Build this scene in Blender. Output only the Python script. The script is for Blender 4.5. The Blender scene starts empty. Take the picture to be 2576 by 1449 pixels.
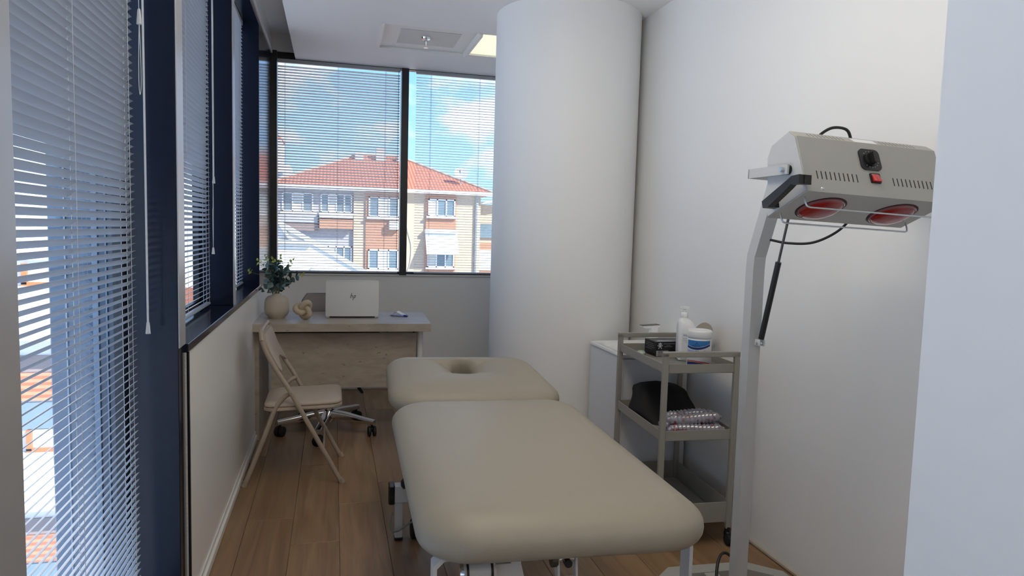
import bpy, bmesh, math, random
from mathutils import Vector, Matrix
random.seed(7)
PI = math.pi
scene = bpy.context.scene
COL = scene.collection

# ------------------------------------------------------------------ camera
cam_data = bpy.data.cameras.new('camera')
cam = bpy.data.objects.new('camera', cam_data)
COL.objects.link(cam)
scene.camera = cam
cam_data.sensor_width = 36.0
cam_data.lens = 36.0 * 1730 / 2576
cam_data.clip_start = 0.02
cam_data.clip_end = 400
YAW, PITCH, ROLL = math.radians(14.64), math.radians(4.72), math.radians(1.6)
_fw = Vector((math.sin(YAW) * math.cos(PITCH), math.cos(YAW) * math.cos(PITCH), -math.sin(PITCH)))
_rt = Vector((math.cos(YAW), -math.sin(YAW), 0))
_up = _rt.cross(_fw)
_r2 = _rt * math.cos(ROLL) + _up * math.sin(ROLL)
_u2 = _up * math.cos(ROLL) - _rt * math.sin(ROLL)
M = Matrix((( _r2.x, _u2.x, -_fw.x, 0), (_r2.y, _u2.y, -_fw.y, 0), (_r2.z, _u2.z, -_fw.z, 1.4), (0, 0, 0, 1)))
cam.matrix_world = M

# ------------------------------------------------------------------ view
scene.view_settings.view_transform = 'Standard'
scene.view_settings.look = 'None'
scene.view_settings.gamma = 1.0
scene.view_settings.use_curve_mapping = False
scene.view_settings.exposure = 1.0
scene.cycles.max_bounces = 10
scene.cycles.diffuse_bounces = 6
scene.cycles.transparent_max_bounces = 12

# ------------------------------------------------------------------ sky
world = bpy.data.worlds.new('sky')
scene.world = world
world.use_nodes = True
wn, wl = world.node_tree.nodes, world.node_tree.links
wn.clear()
SKY_STRENGTH = 1.6
w_out = wn.new('ShaderNodeOutputWorld')
w_bg = wn.new('ShaderNodeBackground')
w_bg.inputs['Strength'].default_value = SKY_STRENGTH
w_tc = wn.new('ShaderNodeTexCoord')
w_sep = wn.new('ShaderNodeSeparateXYZ')
wl.new(w_tc.outputs['Generated'], w_sep.inputs[0])
w_grad = wn.new('ShaderNodeValToRGB')
w_grad.color_ramp.elements[0].position = 0.0
w_grad.color_ramp.elements[0].color = (0.40, 0.62, 0.90, 1)
w_grad.color_ramp.elements[1].position = 0.7
w_grad.color_ramp.elements[1].color = (0.16, 0.36, 0.80, 1)
e = w_grad.color_ramp.elements.new(0.22)
e.color = (0.22, 0.47, 0.88, 1)
wl.new(w_sep.outputs['Z'], w_grad.inputs[0])
w_map = wn.new('ShaderNodeMapping')
w_map.inputs['Scale'].default_value = (1.0, 1.0, 1.7)
w_map.inputs['Location'].default_value = (0.35, 0.1, 0.17)
wl.new(w_tc.outputs['Generated'], w_map.inputs[0])
w_noise = wn.new('ShaderNodeTexNoise')
w_noise.inputs['Scale'].default_value = 6.5
w_noise.inputs['Detail'].default_value = 7
w_noise.inputs['Roughness'].default_value = 0.52
wl.new(w_map.outputs[0], w_noise.inputs['Vector'])
w_ramp = wn.new('ShaderNodeValToRGB')
w_ramp.color_ramp.elements[0].position = 0.495
w_ramp.color_ramp.elements[1].position = 0.63
wl.new(w_noise.outputs['Fac'], w_ramp.inputs[0])
w_mix = wn.new('ShaderNodeMix')
w_mix.data_type = 'RGBA'
wl.new(w_ramp.outputs['Color'], w_mix.inputs[0])
wl.new(w_grad.outputs['Color'], w_mix.inputs[6])
w_mix.inputs[7].default_value = (0.84, 0.88, 0.95, 1)
wl.new(w_mix.outputs[2], w_bg.inputs['Color'])
wl.new(w_bg.outputs[0], w_out.inputs[0])

# ------------------------------------------------------------------ sun (behind and to the right of the room: lights the houses outside)
sun_d = bpy.data.lights.new('sun', 'SUN')
sun_d.energy = 6.5
sun_d.angle = 0.009
sun_d.color = (1.0, 0.94, 0.84)
sun = bpy.data.objects.new('sun', sun_d)
COL.objects.link(sun)
sun.location = (30, -30, 40)
sun.rotation_euler = Vector((-0.62, 0.62, -0.62)).to_track_quat('-Z', 'Y').to_euler()

CEIL_LIGHT = 3.0          # radiance of the ceiling light panels

# ================================================================== helpers
def S(r, g, b):
    def f(c):
        c /= 255.0
        return c / 12.92 if c <= 0.04045 else ((c + 0.055) / 1.055) ** 2.4
    return (f(r), f(g), f(b), 1.0)

MATS = {}
def mat(name, col, rough=0.5, metal=0.0, spec=0.5, noise=None, bump=None, coat=0.0, emit=None, trans=0.0, alpha=1.0, sheen=0.0, stretch=(1, 1, 1), ior=1.45):
    m = bpy.data.materials.new(name)
    m.use_nodes = True
    nt = m.node_tree
    b = nt.nodes['Principled BSDF']
    c = col if len(col) == 4 else (*col, 1)
    b.inputs['Base Color'].default_value = c
    b.inputs['Roughness'].default_value = rough
    b.inputs['Metallic'].default_value = metal
    b.inputs['Specular IOR Level'].default_value = spec
    b.inputs['Coat Weight'].default_value = coat
    b.inputs['IOR'].default_value = ior
    b.inputs['Transmission Weight'].default_value = trans
    b.inputs['Alpha'].default_value = alpha
    if sheen:
        b.inputs['Sheen Weight'].default_value = sheen
    if emit:
        b.inputs['Emission Color'].default_value = (*emit[:3], 1)
        b.inputs['Emission Strength'].default_value = emit[3]
    if noise or bump:
        tc = nt.nodes.new('ShaderNodeTexCoord')
        mp = nt.nodes.new('ShaderNodeMapping')
        mp.inputs['Scale'].default_value = stretch
        nt.links.new(tc.outputs['Object'], mp.inputs[0])
    if noise:            # (scale, amount)
        n = nt.nodes.new('ShaderNodeTexNoise')
        n.inputs['Scale'].default_value = noise[0]
        n.inputs['Detail'].default_value = 5
        nt.links.new(mp.outputs[0], n.inputs['Vector'])
        mx = nt.nodes.new('ShaderNodeMix')
        mx.data_type = 'RGBA'
        a = noise[1]
        mx.inputs[6].default_value = (c[0] * (1 - a), c[1] * (1 - a), c[2] * (1 - a), 1)
        mx.inputs[7].default_value = (min(1, c[0] * (1 + a)), min(1, c[1] * (1 + a)), min(1, c[2] * (1 + a)), 1)
        nt.links.new(n.outputs['Fac'], mx.inputs[0])
        nt.links.new(mx.outputs[2], b.inputs['Base Color'])
    if bump:             # (scale, strength, distance)
        n2 = nt.nodes.new('ShaderNodeTexNoise')
        n2.inputs['Scale'].default_value = bump[0]
        n2.inputs['Detail'].default_value = 4
        nt.links.new(mp.outputs[0], n2.inputs['Vector'])
        bp = nt.nodes.new('ShaderNodeBump')
        bp.inputs['Strength'].default_value = bump[1]
        bp.inputs['Distance'].default_value = bump[2]
        nt.links.new(n2.outputs['Fac'], bp.inputs['Height'])
        nt.links.new(bp.outputs[0], b.inputs['Normal'])
    MATS[name] = m
    return m

# room surfaces
mat('wall_paint', (0.87, 0.86, 0.84), 0.55, noise=(3, 0.012), bump=(220, 0.04, 0.001))
mat('wall_left_paint', (0.82, 0.815, 0.80), 0.22, spec=0.5, noise=(3, 0.015))
mat('ceiling_paint', (0.90, 0.885, 0.86), 0.7, noise=(4, 0.01))
mat('column_paint', (0.84, 0.835, 0.82), 0.5, noise=(3, 0.012))
mat('baseboard_white', (0.72, 0.71, 0.69), 0.35, noise=(20, 0.02))
mat('baseboard_beige', (0.55, 0.48, 0.41), 0.35, noise=(20, 0.03))
mat('navy_lacquer', (0.009, 0.012, 0.023), 0.14, spec=0.30, noise=(30, 0.12))
mat('navy_outside', (0.045, 0.075, 0.12), 0.12, spec=0.8, noise=(4, 0.25))
mat('outside_joint', (0.20, 0.26, 0.33), 0.3, noise=(10, 0.1))
mat('frame_black', (0.02, 0.021, 0.025), 0.35, noise=(30, 0.1))
mat('frame_edge', (0.42, 0.42, 0.44), 0.3, metal=0.35, noise=(20, 0.05))  # near pillar's grey metal; elsewhere the lacquer's grazing sheen as colour
mat('slat', (0.45, 0.465, 0.49), 0.36, metal=0.1, spec=0.5, noise=(8, 0.03))  # darker copy for the left blinds, their shade put into the colour
mat('slat_lit', (0.72, 0.73, 0.75), 0.4, metal=0.0, spec=0.5, noise=(8, 0.03))  # same slats at the back window, coloured paler for the light there
mat('slat_rail', (0.40, 0.42, 0.45), 0.35, metal=0.4, noise=(12, 0.03))
mat('cord', (0.55, 0.55, 0.55), 0.6, noise=(60, 0.05))
mat('clear_plastic', (0.75, 0.78, 0.78), 0.12, spec=0.6, alpha=0.55, noise=(30, 0.05))
# furniture
mat('chair_beige', (0.36, 0.295, 0.235), 0.42, noise=(25, 0.05))
mat('chair_pad', (0.43, 0.36, 0.295), 0.42, noise=(10, 0.05), bump=(90, 0.12, 0.002))
mat('vinyl', (0.315, 0.285, 0.23), 0.46, spec=0.4, noise=(3, 0.03), bump=(260, 0.05, 0.0008))
mat('white_metal', (0.60, 0.61, 0.62), 0.35, noise=(15, 0.03))
mat('lamp_grey', (0.38, 0.375, 0.345), 0.42, noise=(40, 0.02), bump=(500, 0.06, 0.0004))
mat('lamp_side', (0.50, 0.505, 0.505), 0.42, noise=(40, 0.02), bump=(400, 0.12, 0.0005))
mat('black_plastic', (0.012, 0.012, 0.013), 0.35, noise=(30, 0.15))
mat('black_rubber', (0.014, 0.014, 0.015), 0.6, noise=(30, 0.15))
mat('cable_black', (0.012, 0.012, 0.012), 0.4, noise=(50, 0.1))
mat('cable_grey', (0.20, 0.21, 0.20), 0.5, noise=(50, 0.08))
mat('chrome', (0.75, 0.75, 0.76), 0.12, metal=1.0, noise=(20, 0.04))
mat('zinc', (0.55, 0.60, 0.64), 0.28, metal=0.9, noise=(60, 0.08))
mat('steel_dark', (0.09, 0.09, 0.085), 0.25, metal=0.8, noise=(20, 0.05))
mat('red_glass', (0.26, 0.002, 0.004), 0.08, spec=0.7, coat=0.5, noise=(9, 0.5))
mat('red_switch', (0.55, 0.012, 0.012), 0.2, coat=0.4, noise=(20, 0.1))
mat('bulb_rim', (0.22, 0.08, 0.09), 0.15, spec=0.7, coat=0.5, noise=(9, 0.1))
mat('bulb_hole', (0.03, 0.004, 0.004), 0.5, noise=(20, 0.1))
mat('trolley', (0.30, 0.285, 0.25), 0.42, noise=(25, 0.03))
mat('ceramic_white', (0.80, 0.80, 0.79), 0.15, coat=0.3, noise=(10, 0.01))
mat('cabinet_white', (0.74, 0.75, 0.77), 0.4, noise=(10, 0.01))
mat('aluminium', (0.52, 0.53, 0.53), 0.38, metal=0.55, noise=(60, 0.02))
mat('fabric_grey', (0.27, 0.245, 0.23), 0.9, noise=(160, 0.12), bump=(400, 0.3, 0.001))
mat('vase_clay', (0.48, 0.42, 0.345), 0.75, noise=(25, 0.05), bump=(120, 0.1, 0.001))
mat('knot_wood', (0.50, 0.41, 0.29), 0.6, noise=(18, 0.08), stretch=(1, 1, 4))
mat('leaf_blue', (0.11, 0.175, 0.17), 0.55, noise=(40, 0.35))
mat('leaf_dark', (0.05, 0.085, 0.065), 0.55, noise=(40, 0.35))
mat('leaf_young', (0.36, 0.42, 0.075), 0.5, noise=(40, 0.25))
mat('stem', (0.16, 0.14, 0.075), 0.6, noise=(40, 0.2))
mat('paper', (0.80, 0.81, 0.84), 0.6, noise=(30, 0.02))
mat('pen_blue', (0.03, 0.045, 0.30), 0.3, noise=(30, 0.1))
mat('pen_light', (0.30, 0.35, 0.62), 0.35, noise=(30, 0.1))
mat('plastic_white', (0.74, 0.745, 0.74), 0.3, spec=0.5, noise=(20, 0.01))
mat('label_cyan', (0.03, 0.17, 0.42), 0.35, noise=(16, 0.25))
mat('label_navy', (0.015, 0.035, 0.17), 0.35, noise=(16, 0.15))
mat('label_lilac', (0.36, 0.42, 0.66), 0.4, noise=(16, 0.08))
mat('label_pink', (0.42, 0.02, 0.14), 0.35, noise=(16, 0.1))
mat('label_yellow', (0.65, 0.36, 0.03), 0.35, noise=(16, 0.1))
mat('label_green', (0.22, 0.50, 0.42), 0.35, noise=(10, 0.3))
mat('label_red', (0.55, 0.06, 0.04), 0.35, noise=(16, 0.1))
mat('ink_blue', (0.02, 0.07, 0.25), 0.4, noise=(30, 0.1))
mat('ink_grey', (0.22, 0.23, 0.25), 0.5, noise=(30, 0.1))
mat('ink_black', (0.02, 0.02, 0.022), 0.5, noise=(30, 0.1))
mat('ink_white', (0.66, 0.67, 0.68), 0.5, noise=(30, 0.05))
mat('box_black', (0.012, 0.012, 0.014), 0.3, noise=(30, 0.2))
mat('box_label', (0.36, 0.37, 0.40), 0.4, noise=(30, 0.05))
mat('black_cloth', (0.006, 0.006, 0.007), 0.75, noise=(30, 0.3), bump=(60, 0.3, 0.002))
mat('mint_soap', (0.40, 0.52, 0.40), 0.5, noise=(30, 0.05))
mat('paddle', (0.36, 0.31, 0.25), 0.6, noise=(20, 0.06))
mat('light_diffuser', (0.8, 0.8, 0.75), 0.5, emit=(1.0, 0.90, 0.74, CEIL_LIGHT))
mat('light_tube_panel', (0.7, 0.7, 0.6), 0.5, emit=(0.83, 0.82, 0.60, 0.45))
mat('ac_panel', (0.84, 0.82, 0.77), 0.5, noise=(10, 0.02))
# outside
mat('ground', (0.62, 0.61, 0.59), 0.9, noise=(0.3, 0.2))
mat('render_cream', (0.52, 0.42, 0.32), 0.9, noise=(0.7, 0.06))
mat('render_terracotta', (0.46, 0.24, 0.155), 0.9, noise=(0.7, 0.08))
mat('render_grey', (0.40, 0.40, 0.42), 0.9, noise=(0.7, 0.08))
mat('render_white', (0.80, 0.79, 0.76), 0.85, noise=(0.8, 0.03))
mat('render_brown', (0.26, 0.20, 0.18), 0.9, noise=(0.8, 0.1))  # plain brown for facade bands
mat('window_white', (0.82, 0.82, 0.82), 0.5, noise=(1.5, 0.03))
mat('house_glass', (0.16, 0.22, 0.26), 0.12, spec=0.8, noise=(0.6, 0.3))
mat('curtain', (0.58, 0.60, 0.58), 0.9, noise=(8, 0.12), stretch=(8, 8, 0.2))
mat('wood_orange', (0.50, 0.16, 0.05), 0.5, noise=(6, 0.15))
mat('concrete', (0.45, 0.45, 0.44), 0.9, noise=(2, 0.08))
mat('brick_red', (0.40, 0.16, 0.11), 0.9, noise=(3, 0.15))

def mk_glass(name, tint=(0.93, 0.96, 0.98)):
    m = bpy.data.materials.new(name)
    m.use_nodes = True
    nt = m.node_tree
    nt.nodes.clear()
    out = nt.nodes.new('ShaderNodeOutputMaterial')
    tr = nt.nodes.new('ShaderNodeBsdfTransparent')
    tr.inputs[0].default_value = (*tint, 1)
    gl = nt.nodes.new('ShaderNodeBsdfGlossy')
    gl.inputs['Roughness'].default_value = 0.02
    lw = nt.nodes.new('ShaderNodeLayerWeight')
    lw.inputs[0].default_value = 0.5
    pw = nt.nodes.new('ShaderNodeMath'); pw.operation = 'POWER'; pw.inputs[1].default_value = 5
    nt.links.new(lw.outputs['Facing'], pw.inputs[0])
    fr = nt.nodes.new('ShaderNodeMath'); fr.operation = 'MULTIPLY_ADD'
    fr.inputs[1].default_value = 0.9; fr.inputs[2].default_value = 0.035
    nt.links.new(pw.outputs[0], fr.inputs[0])
    mx = nt.nodes.new('ShaderNodeMixShader')
    nt.links.new(fr.outputs[0], mx.inputs[0])
    nt.links.new(tr.outputs[0], mx.inputs[1])
    nt.links.new(gl.outputs[0], mx.inputs[2])
    nt.links.new(mx.outputs[0], out.inputs[0])
    MATS[name] = m
    return m
mk_glass('pane')
mk_glass('pane_dimmed', (0.76, 0.775, 0.78))  # tint added to dim the bright view through the back window

def mk_wood():
    m = bpy.data.materials.new('oak_plank')
    m.use_nodes = True
    nt = m.node_tree
    N, L = nt.nodes, nt.links
    b = N['Principled BSDF']
    tc = N.new('ShaderNodeTexCoord')
    oi = N.new('ShaderNodeObjectInfo')
    add = N.new('ShaderNodeVectorMath'); add.operation = 'ADD'
    mul = N.new('ShaderNodeVectorMath'); mul.operation = 'SCALE'
    mul.inputs[3].default_value = 40
    cmb = N.new('ShaderNodeCombineXYZ')
    for i in range(3):
        L.new(oi.outputs['Random'], cmb.inputs[i])
    L.new(cmb.outputs[0], mul.inputs[0])
    L.new(tc.outputs['Object'], add.inputs[0])
    L.new(mul.outputs[0], add.inputs[1])
    mp = N.new('ShaderNodeMapping')
    mp.inputs['Scale'].default_value = (14, 1.1, 1)
    L.new(add.outputs[0], mp.inputs[0])
    n1 = N.new('ShaderNodeTexNoise'); n1.inputs['Scale'].default_value = 1.0; n1.inputs['Detail'].default_value = 6
    n1.inputs['Distortion'].default_value = 1.2
    L.new(mp.outputs[0], n1.inputs['Vector'])
    mp2 = N.new('ShaderNodeMapping')
    mp2.inputs['Scale'].default_value = (120, 3, 1)
    L.new(add.outputs[0], mp2.inputs[0])
    n2 = N.new('ShaderNodeTexNoise'); n2.inputs['Scale'].default_value = 1.0; n2.inputs['Detail'].default_value = 3
    L.new(mp2.outputs[0], n2.inputs['Vector'])
    r = N.new('ShaderNodeValToRGB')
    r.color_ramp.elements[0].position = 0.3; r.color_ramp.elements[0].color = (0.235, 0.135, 0.068, 1)
    r.color_ramp.elements[1].position = 0.72; r.color_ramp.elements[1].color = (0.40, 0.255, 0.14, 1)
    L.new(n1.outputs['Fac'], r.inputs[0])
    m1 = N.new('ShaderNodeMix'); m1.data_type = 'RGBA'; m1.blend_type = 'MULTIPLY'
    m1.inputs[0].default_value = 0.35
    L.new(r.outputs[0], m1.inputs[6]); L.new(n2.outputs['Color'], m1.inputs[7])
    hs = N.new('ShaderNodeHueSaturation')
    mr = N.new('ShaderNodeMapRange')
    mr.inputs[3].default_value = 0.82; mr.inputs[4].default_value = 1.18
    L.new(oi.outputs['Random'], mr.inputs[0])
    L.new(mr.outputs[0], hs.inputs['Value'])
    L.new(m1.outputs[2], hs.inputs['Color'])
    L.new(hs.outputs[0], b.inputs['Base Color'])
    b.inputs['Roughness'].default_value = 0.38
    b.inputs['Specular IOR Level'].default_value = 0.4
    bp = N.new('ShaderNodeBump'); bp.inputs['Strength'].default_value = 0.12; bp.inputs['Distance'].default_value = 0.001
    L.new(n2.outputs['Fac'], bp.inputs['Height']); L.new(bp.outputs[0], b.inputs['Normal'])
    MATS['oak_plank'] = m
mk_wood()

def mk_travertine():
    m = bpy.data.materials.new('travertine')
    m.use_nodes = True
    nt = m.node_tree
    N, L = nt.nodes, nt.links
    b = N['Principled BSDF']
    tc = N.new('ShaderNodeTexCoord')
    mp = N.new('ShaderNodeMapping'); mp.inputs['Scale'].default_value = (2.6, 2.6, 8)
    L.new(tc.outputs['Object'], mp.inputs[0])
    n1 = N.new('ShaderNodeTexNoise'); n1.inputs['Scale'].default_value = 2.2; n1.inputs['Detail'].default_value = 8
    n1.inputs['Roughness'].default_value = 0.62; n1.inputs['Distortion'].default_value = 0.5
    L.new(mp.outputs[0], n1.inputs['Vector'])
    r = N.new('ShaderNodeValToRGB')
    r.color_ramp.elements[0].position = 0.30; r.color_ramp.elements[0].color = (0.34, 0.285, 0.23, 1)
    r.color_ramp.elements[1].position = 0.68; r.color_ramp.elements[1].color = (0.46, 0.40, 0.335, 1)
    L.new(n1.outputs['Fac'], r.inputs[0])
    mp2 = N.new('ShaderNodeMapping'); mp2.inputs['Scale'].default_value = (34, 34, 52)
    L.new(tc.outputs['Object'], mp2.inputs[0])
    n2 = N.new('ShaderNodeTexNoise'); n2.inputs['Scale'].default_value = 1.0; n2.inputs['Detail'].default_value = 4
    L.new(mp2.outputs[0], n2.inputs['Vector'])
    r2 = N.new('ShaderNodeValToRGB')
    r2.color_ramp.elements[0].position = 0.27; r2.color_ramp.elements[0].color = (0.45, 0.45, 0.45, 1)
    r2.color_ramp.elements[1].position = 0.33; r2.color_ramp.elements[1].color = (1, 1, 1, 1)
    L.new(n2.outputs['Fac'], r2.inputs[0])
    mx = N.new('ShaderNodeMix'); mx.data_type = 'RGBA'; mx.blend_type = 'MULTIPLY'; mx.inputs[0].default_value = 0.8
    L.new(r.outputs[0], mx.inputs[6]); L.new(r2.outputs[0], mx.inputs[7])
    L.new(mx.outputs[2], b.inputs['Base Color'])
    b.inputs['Roughness'].default_value = 0.4
    MATS['travertine'] = m
mk_travertine()

def mk_stripes(name, c0, c1, axis, scale, rough=0.5, thr=0.5):
    m = bpy.data.materials.new(name)
    m.use_nodes = True
    nt = m.node_tree
    N, L = nt.nodes, nt.links
    b = N['Principled BSDF']
    tc = N.new('ShaderNodeTexCoord')
    w = N.new('ShaderNodeTexWave'); w.bands_direction = axis
    w.inputs['Scale'].default_value = scale
    L.new(tc.outputs['Object'], w.inputs['Vector'])
    r = N.new('ShaderNodeValToRGB')
    r.color_ramp.elements[0].position = thr - 0.08; r.color_ramp.elements[0].color = (*c0, 1)
    r.color_ramp.elements[1].position = thr + 0.08; r.color_ramp.elements[1].color = (*c1, 1)
    L.new(w.outputs['Fac'], r.inputs[0])
    L.new(r.outputs[0], b.inputs['Base Color'])
    b.inputs['Roughness'].default_value = rough
    bp = N.new('ShaderNodeBump'); bp.inputs['Strength'].default_value = 0.5; bp.inputs['Distance'].default_value = 0.003
    L.new(w.outputs['Fac'], bp.inputs['Height']); L.new(bp.outputs[0], b.inputs['Normal'])
    MATS[name] = m
mk_stripes('roof_tiles', (0.42, 0.11, 0.06), (0.66, 0.22, 0.13), 'X', 1.6, 0.8)
mk_stripes('shutter_orange', (0.42, 0.13, 0.05), (0.62, 0.24, 0.12), 'Z', 2.4, 0.6)
mk_stripes('tray_ribbed', (0.10, 0.098, 0.09), (0.34, 0.325, 0.29), 'Y', 26, 0.45)

def mk_wrap():
    m = bpy.data.materials.new('plastic_wrap')
    m.use_nodes = True
    nt = m.node_tree
    N, L = nt.nodes, nt.links
    b = N['Principled BSDF']
    tc = N.new('ShaderNodeTexCoord')
    n = N.new('ShaderNodeTexNoise'); n.inputs['Scale'].default_value = 42; n.inputs['Detail'].default_value = 4
    L.new(tc.outputs['Object'], n.inputs['Vector'])
    r = N.new('ShaderNodeValToRGB')
    r.color_ramp.elements[0].position = 0.54; r.color_ramp.elements[0].color = (0.36, 0.355, 0.40, 1)
    r.color_ramp.elements[1].position = 0.66; r.color_ramp.elements[1].color = (0.28, 0.06, 0.075, 1)
    L.new(n.outputs['Fac'], r.inputs[0])
    L.new(r.outputs[0], b.inputs['Base Color'])
    b.inputs['Roughness'].default_value = 0.12
    b.inputs['Specular IOR Level'].default_value = 0.8
    b.inputs['Coat Weight'].default_value = 0.6
    MATS['plastic_wrap'] = m
mk_wrap()

# ------------------------------------------------------------------ mesh builder
class MB:
    def __init__(s):
        s.v, s.f, s.sm = [], [], []
    def add(s, vs, fs, smooth=False):
        o = len(s.v)
        s.v += [tuple(v) for v in vs]
        s.f += [[i + o for i in f] for f in fs]
        s.sm += [smooth] * len(fs)
        return s
    def box(s, a, b, bev=0.0, rot=None, seg=1, smooth=False):
        """box from corner a to corner b; optional bevel; optional Matrix applied about the box centre"""
        c = Vector([(a[i] + b[i]) / 2 for i in range(3)])
        h = [abs(b[i] - a[i]) / 2 for i in range(3)]
        bm = bmesh.new()
        bmesh.ops.create_cube(bm, size=1)
        for v in bm.verts:
            v.co = Vector((v.co.x * 2 * h[0], v.co.y * 2 * h[1], v.co.z * 2 * h[2]))
        if bev > 0:
            bev = min(bev, 0.49 * 2 * min(h))
            bmesh.ops.bevel(bm, geom=list(bm.edges), offset=bev, segments=seg, affect='EDGES', profile=0.5)
        bm.verts.index_update()
        vs = []
        for v in bm.verts:
            p = v.co.copy()
            if rot is not None:
                p = rot @ p
            vs.append(p + c)
        fs = [[v.index for v in f.verts] for f in bm.faces]
        bm.free()
        return s.add(vs, fs, smooth)
    def tube(s, pts, r, n=8, closed=False, cap=True, smooth=True):
        pts = [Vector(p) for p in pts]
        m = len(pts)
        rs = r if isinstance(r, (list, tuple)) else [r] * m
        tang = []
        for i in range(m):
            if closed:
                t = pts[(i + 1) % m] - pts[i - 1]
            else:
                t = pts[min(i + 1, m - 1)] - pts[max(i - 1, 0)]
            tang.append(t.normalized())
        ref = Vector((0, 0, 1)) if abs(tang[0].z) < 0.9 else Vector((1, 0, 0))
        nrm = (ref - tang[0] * ref.dot(tang[0])).normalized()
        frames = []
        for i in range(m):
            t = tang[i]
            nrm = nrm - t * nrm.dot(t)
            if nrm.length < 1e-6:
                nrm = t.orthogonal()
            nrm.normalize()
            frames.append((nrm.copy(), t.cross(nrm)))
        twist = 0.0
        if closed:
            # close the frame smoothly
            n0, b0 = frames[0]
            last = frames[-1][0] - tang[0] * frames[-1][0].dot(tang[0])
            last.normalize()
            twist = math.atan2(last.dot(b0), last.dot(n0))
        vs, fs = [], []
        for i in range(m):
            a0 = -twist * i / m
            for k in range(n):
                a = 2 * PI * k / n + a0
                vs.append(pts[i] + (frames[i][0] * math.cos(a) + frames[i][1] * math.sin(a)) * rs[i])
        for i in range(m if closed else m - 1):
            j = (i + 1) % m
            for k in range(n):
                fs.append([i * n + k, i * n + (k + 1) % n, j * n + (k + 1) % n, j * n + k])
        s.add(vs, fs, smooth)
        if cap and not closed:
            s.add(vs[:n], [list(range(n))[::-1]])
            s.add(vs[-n:], [list(range(n))])
        return s
    def cyl(s, p0, p1, r, n=16, smooth=True):
        return s.tube([p0, p1], r, n, smooth=smooth)
    def lathe(s, prof, c=(0, 0, 0), n=32, rot=None, smooth=True, sx=1.0, sy=1.0):
        """profile [(r,z)] revolved round z at c"""
        c = Vector(c)
        vs, fs = [], []
        for r, z in prof:
            for k in range(n):
                a = 2 * PI * k / n
                p = Vector((r * sx * math.cos(a), r * sy * math.sin(a), z))
                if rot is not None:
                    p = rot @ p
                vs.append(p + c)
        for i in range(len(prof) - 1):
            for k in range(n):
                fs.append([i * n + k, i * n + (k + 1) % n, (i + 1) * n + (k + 1) % n, (i + 1) * n + k])
        s.add(vs, fs, smooth)
        if prof[0][0] > 1e-5:
            s.add(vs[:n], [list(range(n))[::-1]])
        if prof[-1][0] > 1e-5:
            s.add(vs[-n:], [list(range(n))])
        return s
    def prism(s, poly, a, b, axis='y', smooth=False):
        """2-D polygon extruded from a to b along axis. poly coords are the two other axes in order (x,y,z)"""
        def pt(p, t):
            if axis == 'x': return (t, p[0], p[1])
            if axis == 'y': return (p[0], t, p[1])
            return (p[0], p[1], t)
        n = len(poly)
        va = [pt(p, a) for p in poly]; vb = [pt(p, b) for p in poly]
        s.add(va + vb, [[i, (i + 1) % n, n + (i + 1) % n, n + i] for i in range(n)], smooth)
        s.add(va, [list(range(n))[::-1]]); s.add(vb, [list(range(n))])
        return s
    def rings(s, rings, close_first=True, close_last=True, smooth=True):
        n = len(rings[0])
        vs = [p for r in rings for p in r]
        fs = []
        for i in range(len(rings) - 1):
            for k in range(n):
                fs.append([i * n + k, i * n + (k + 1) % n, (i + 1) * n + (k + 1) % n, (i + 1) * n + k])
        o = len(s.v)
        s.add(vs, fs, smooth)
        def fan(r, flip):
            c = sum((Vector(p) for p in r), Vector()) / n
            s.add(list(r) + [c], [([i, (i + 1) % n, n] if not flip else [(i + 1) % n, i, n]) for i in range(n)], smooth)
        if close_first: fan(rings[0], True)
        if close_last: fan(rings[-1], False)
        return s
    def xf(s, m):
        s.v = [tuple(m @ Vector(v)) for v in s.v]
        return s
    def mesh(s, name):
        me = bpy.data.meshes.new(name)
        me.from_pydata(s.v, [], s.f)
        bm = bmesh.new(); bm.from_mesh(me)
        bmesh.ops.remove_doubles(bm, verts=bm.verts, dist=1e-6)
        bmesh.ops.recalc_face_normals(bm, faces=bm.faces)
        bm.to_mesh(me); bm.free()
        if len(me.polygons) == len(s.sm):
            me.polygons.foreach_set('use_smooth', s.sm)
        elif any(s.sm):
            me.polygons.foreach_set('use_smooth', [True] * len(me.polygons))
        if any(s.sm):
            try:
                me.set_sharp_from_angle(angle=math.radians(50))
            except Exception:
                pass
        return me

def obj(name, mb, material, parent=None, label=None):
    me = mb if isinstance(mb, bpy.types.Mesh) else mb.mesh(name)
    if not me.materials:
        me.materials.append(MATS[material])
    o = bpy.data.objects.new(name, me)
    COL.objects.link(o)
    if parent: o.parent = parent
    if label: o['label'] = label
    return o
def tag(o, label, cat, group=None, kind=None):
    o['label'] = label; o['category'] = cat
    if group: o['group'] = group
    if kind: o['kind'] = kind
    return o
def thing(name, label, cat, loc=(0, 0, 0), rotz=0.0, group=None, kind=None):
    o = bpy.data.objects.new(name, None)
    o.empty_display_size = 0.05
    COL.objects.link(o)
    o.location = loc; o.rotation_euler = (0, 0, rotz)
    return tag(o, label, cat, group, kind)
def struct(name, mb, material, label, cat, loc=None):
    o = obj(name, mb, material)
    if loc: o.location = loc
    return tag(o, label, cat, kind='structure')

def text_mesh(txt, size, align='LEFT', bold=0.0, shear=0.0):
    cu = bpy.data.curves.new('lettering', 'FONT')
    cu.body = txt; cu.size = size; cu.align_x = align; cu.offset = bold; cu.shear = shear
    cu.resolution_u = 2
    o = bpy.data.objects.new('lettering', cu)
    COL.objects.link(o)
    dg = bpy.context.evaluated_depsgraph_get()
    me = bpy.data.meshes.new_from_object(o.evaluated_get(dg))
    bpy.data.objects.remove(o); bpy.data.curves.remove(cu)
    mb = MB()
    mb.add([v.co[:] for v in me.vertices], [list(p.vertices) for p in me.polygons])
    bpy.data.meshes.remove(me)
    return mb

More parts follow.
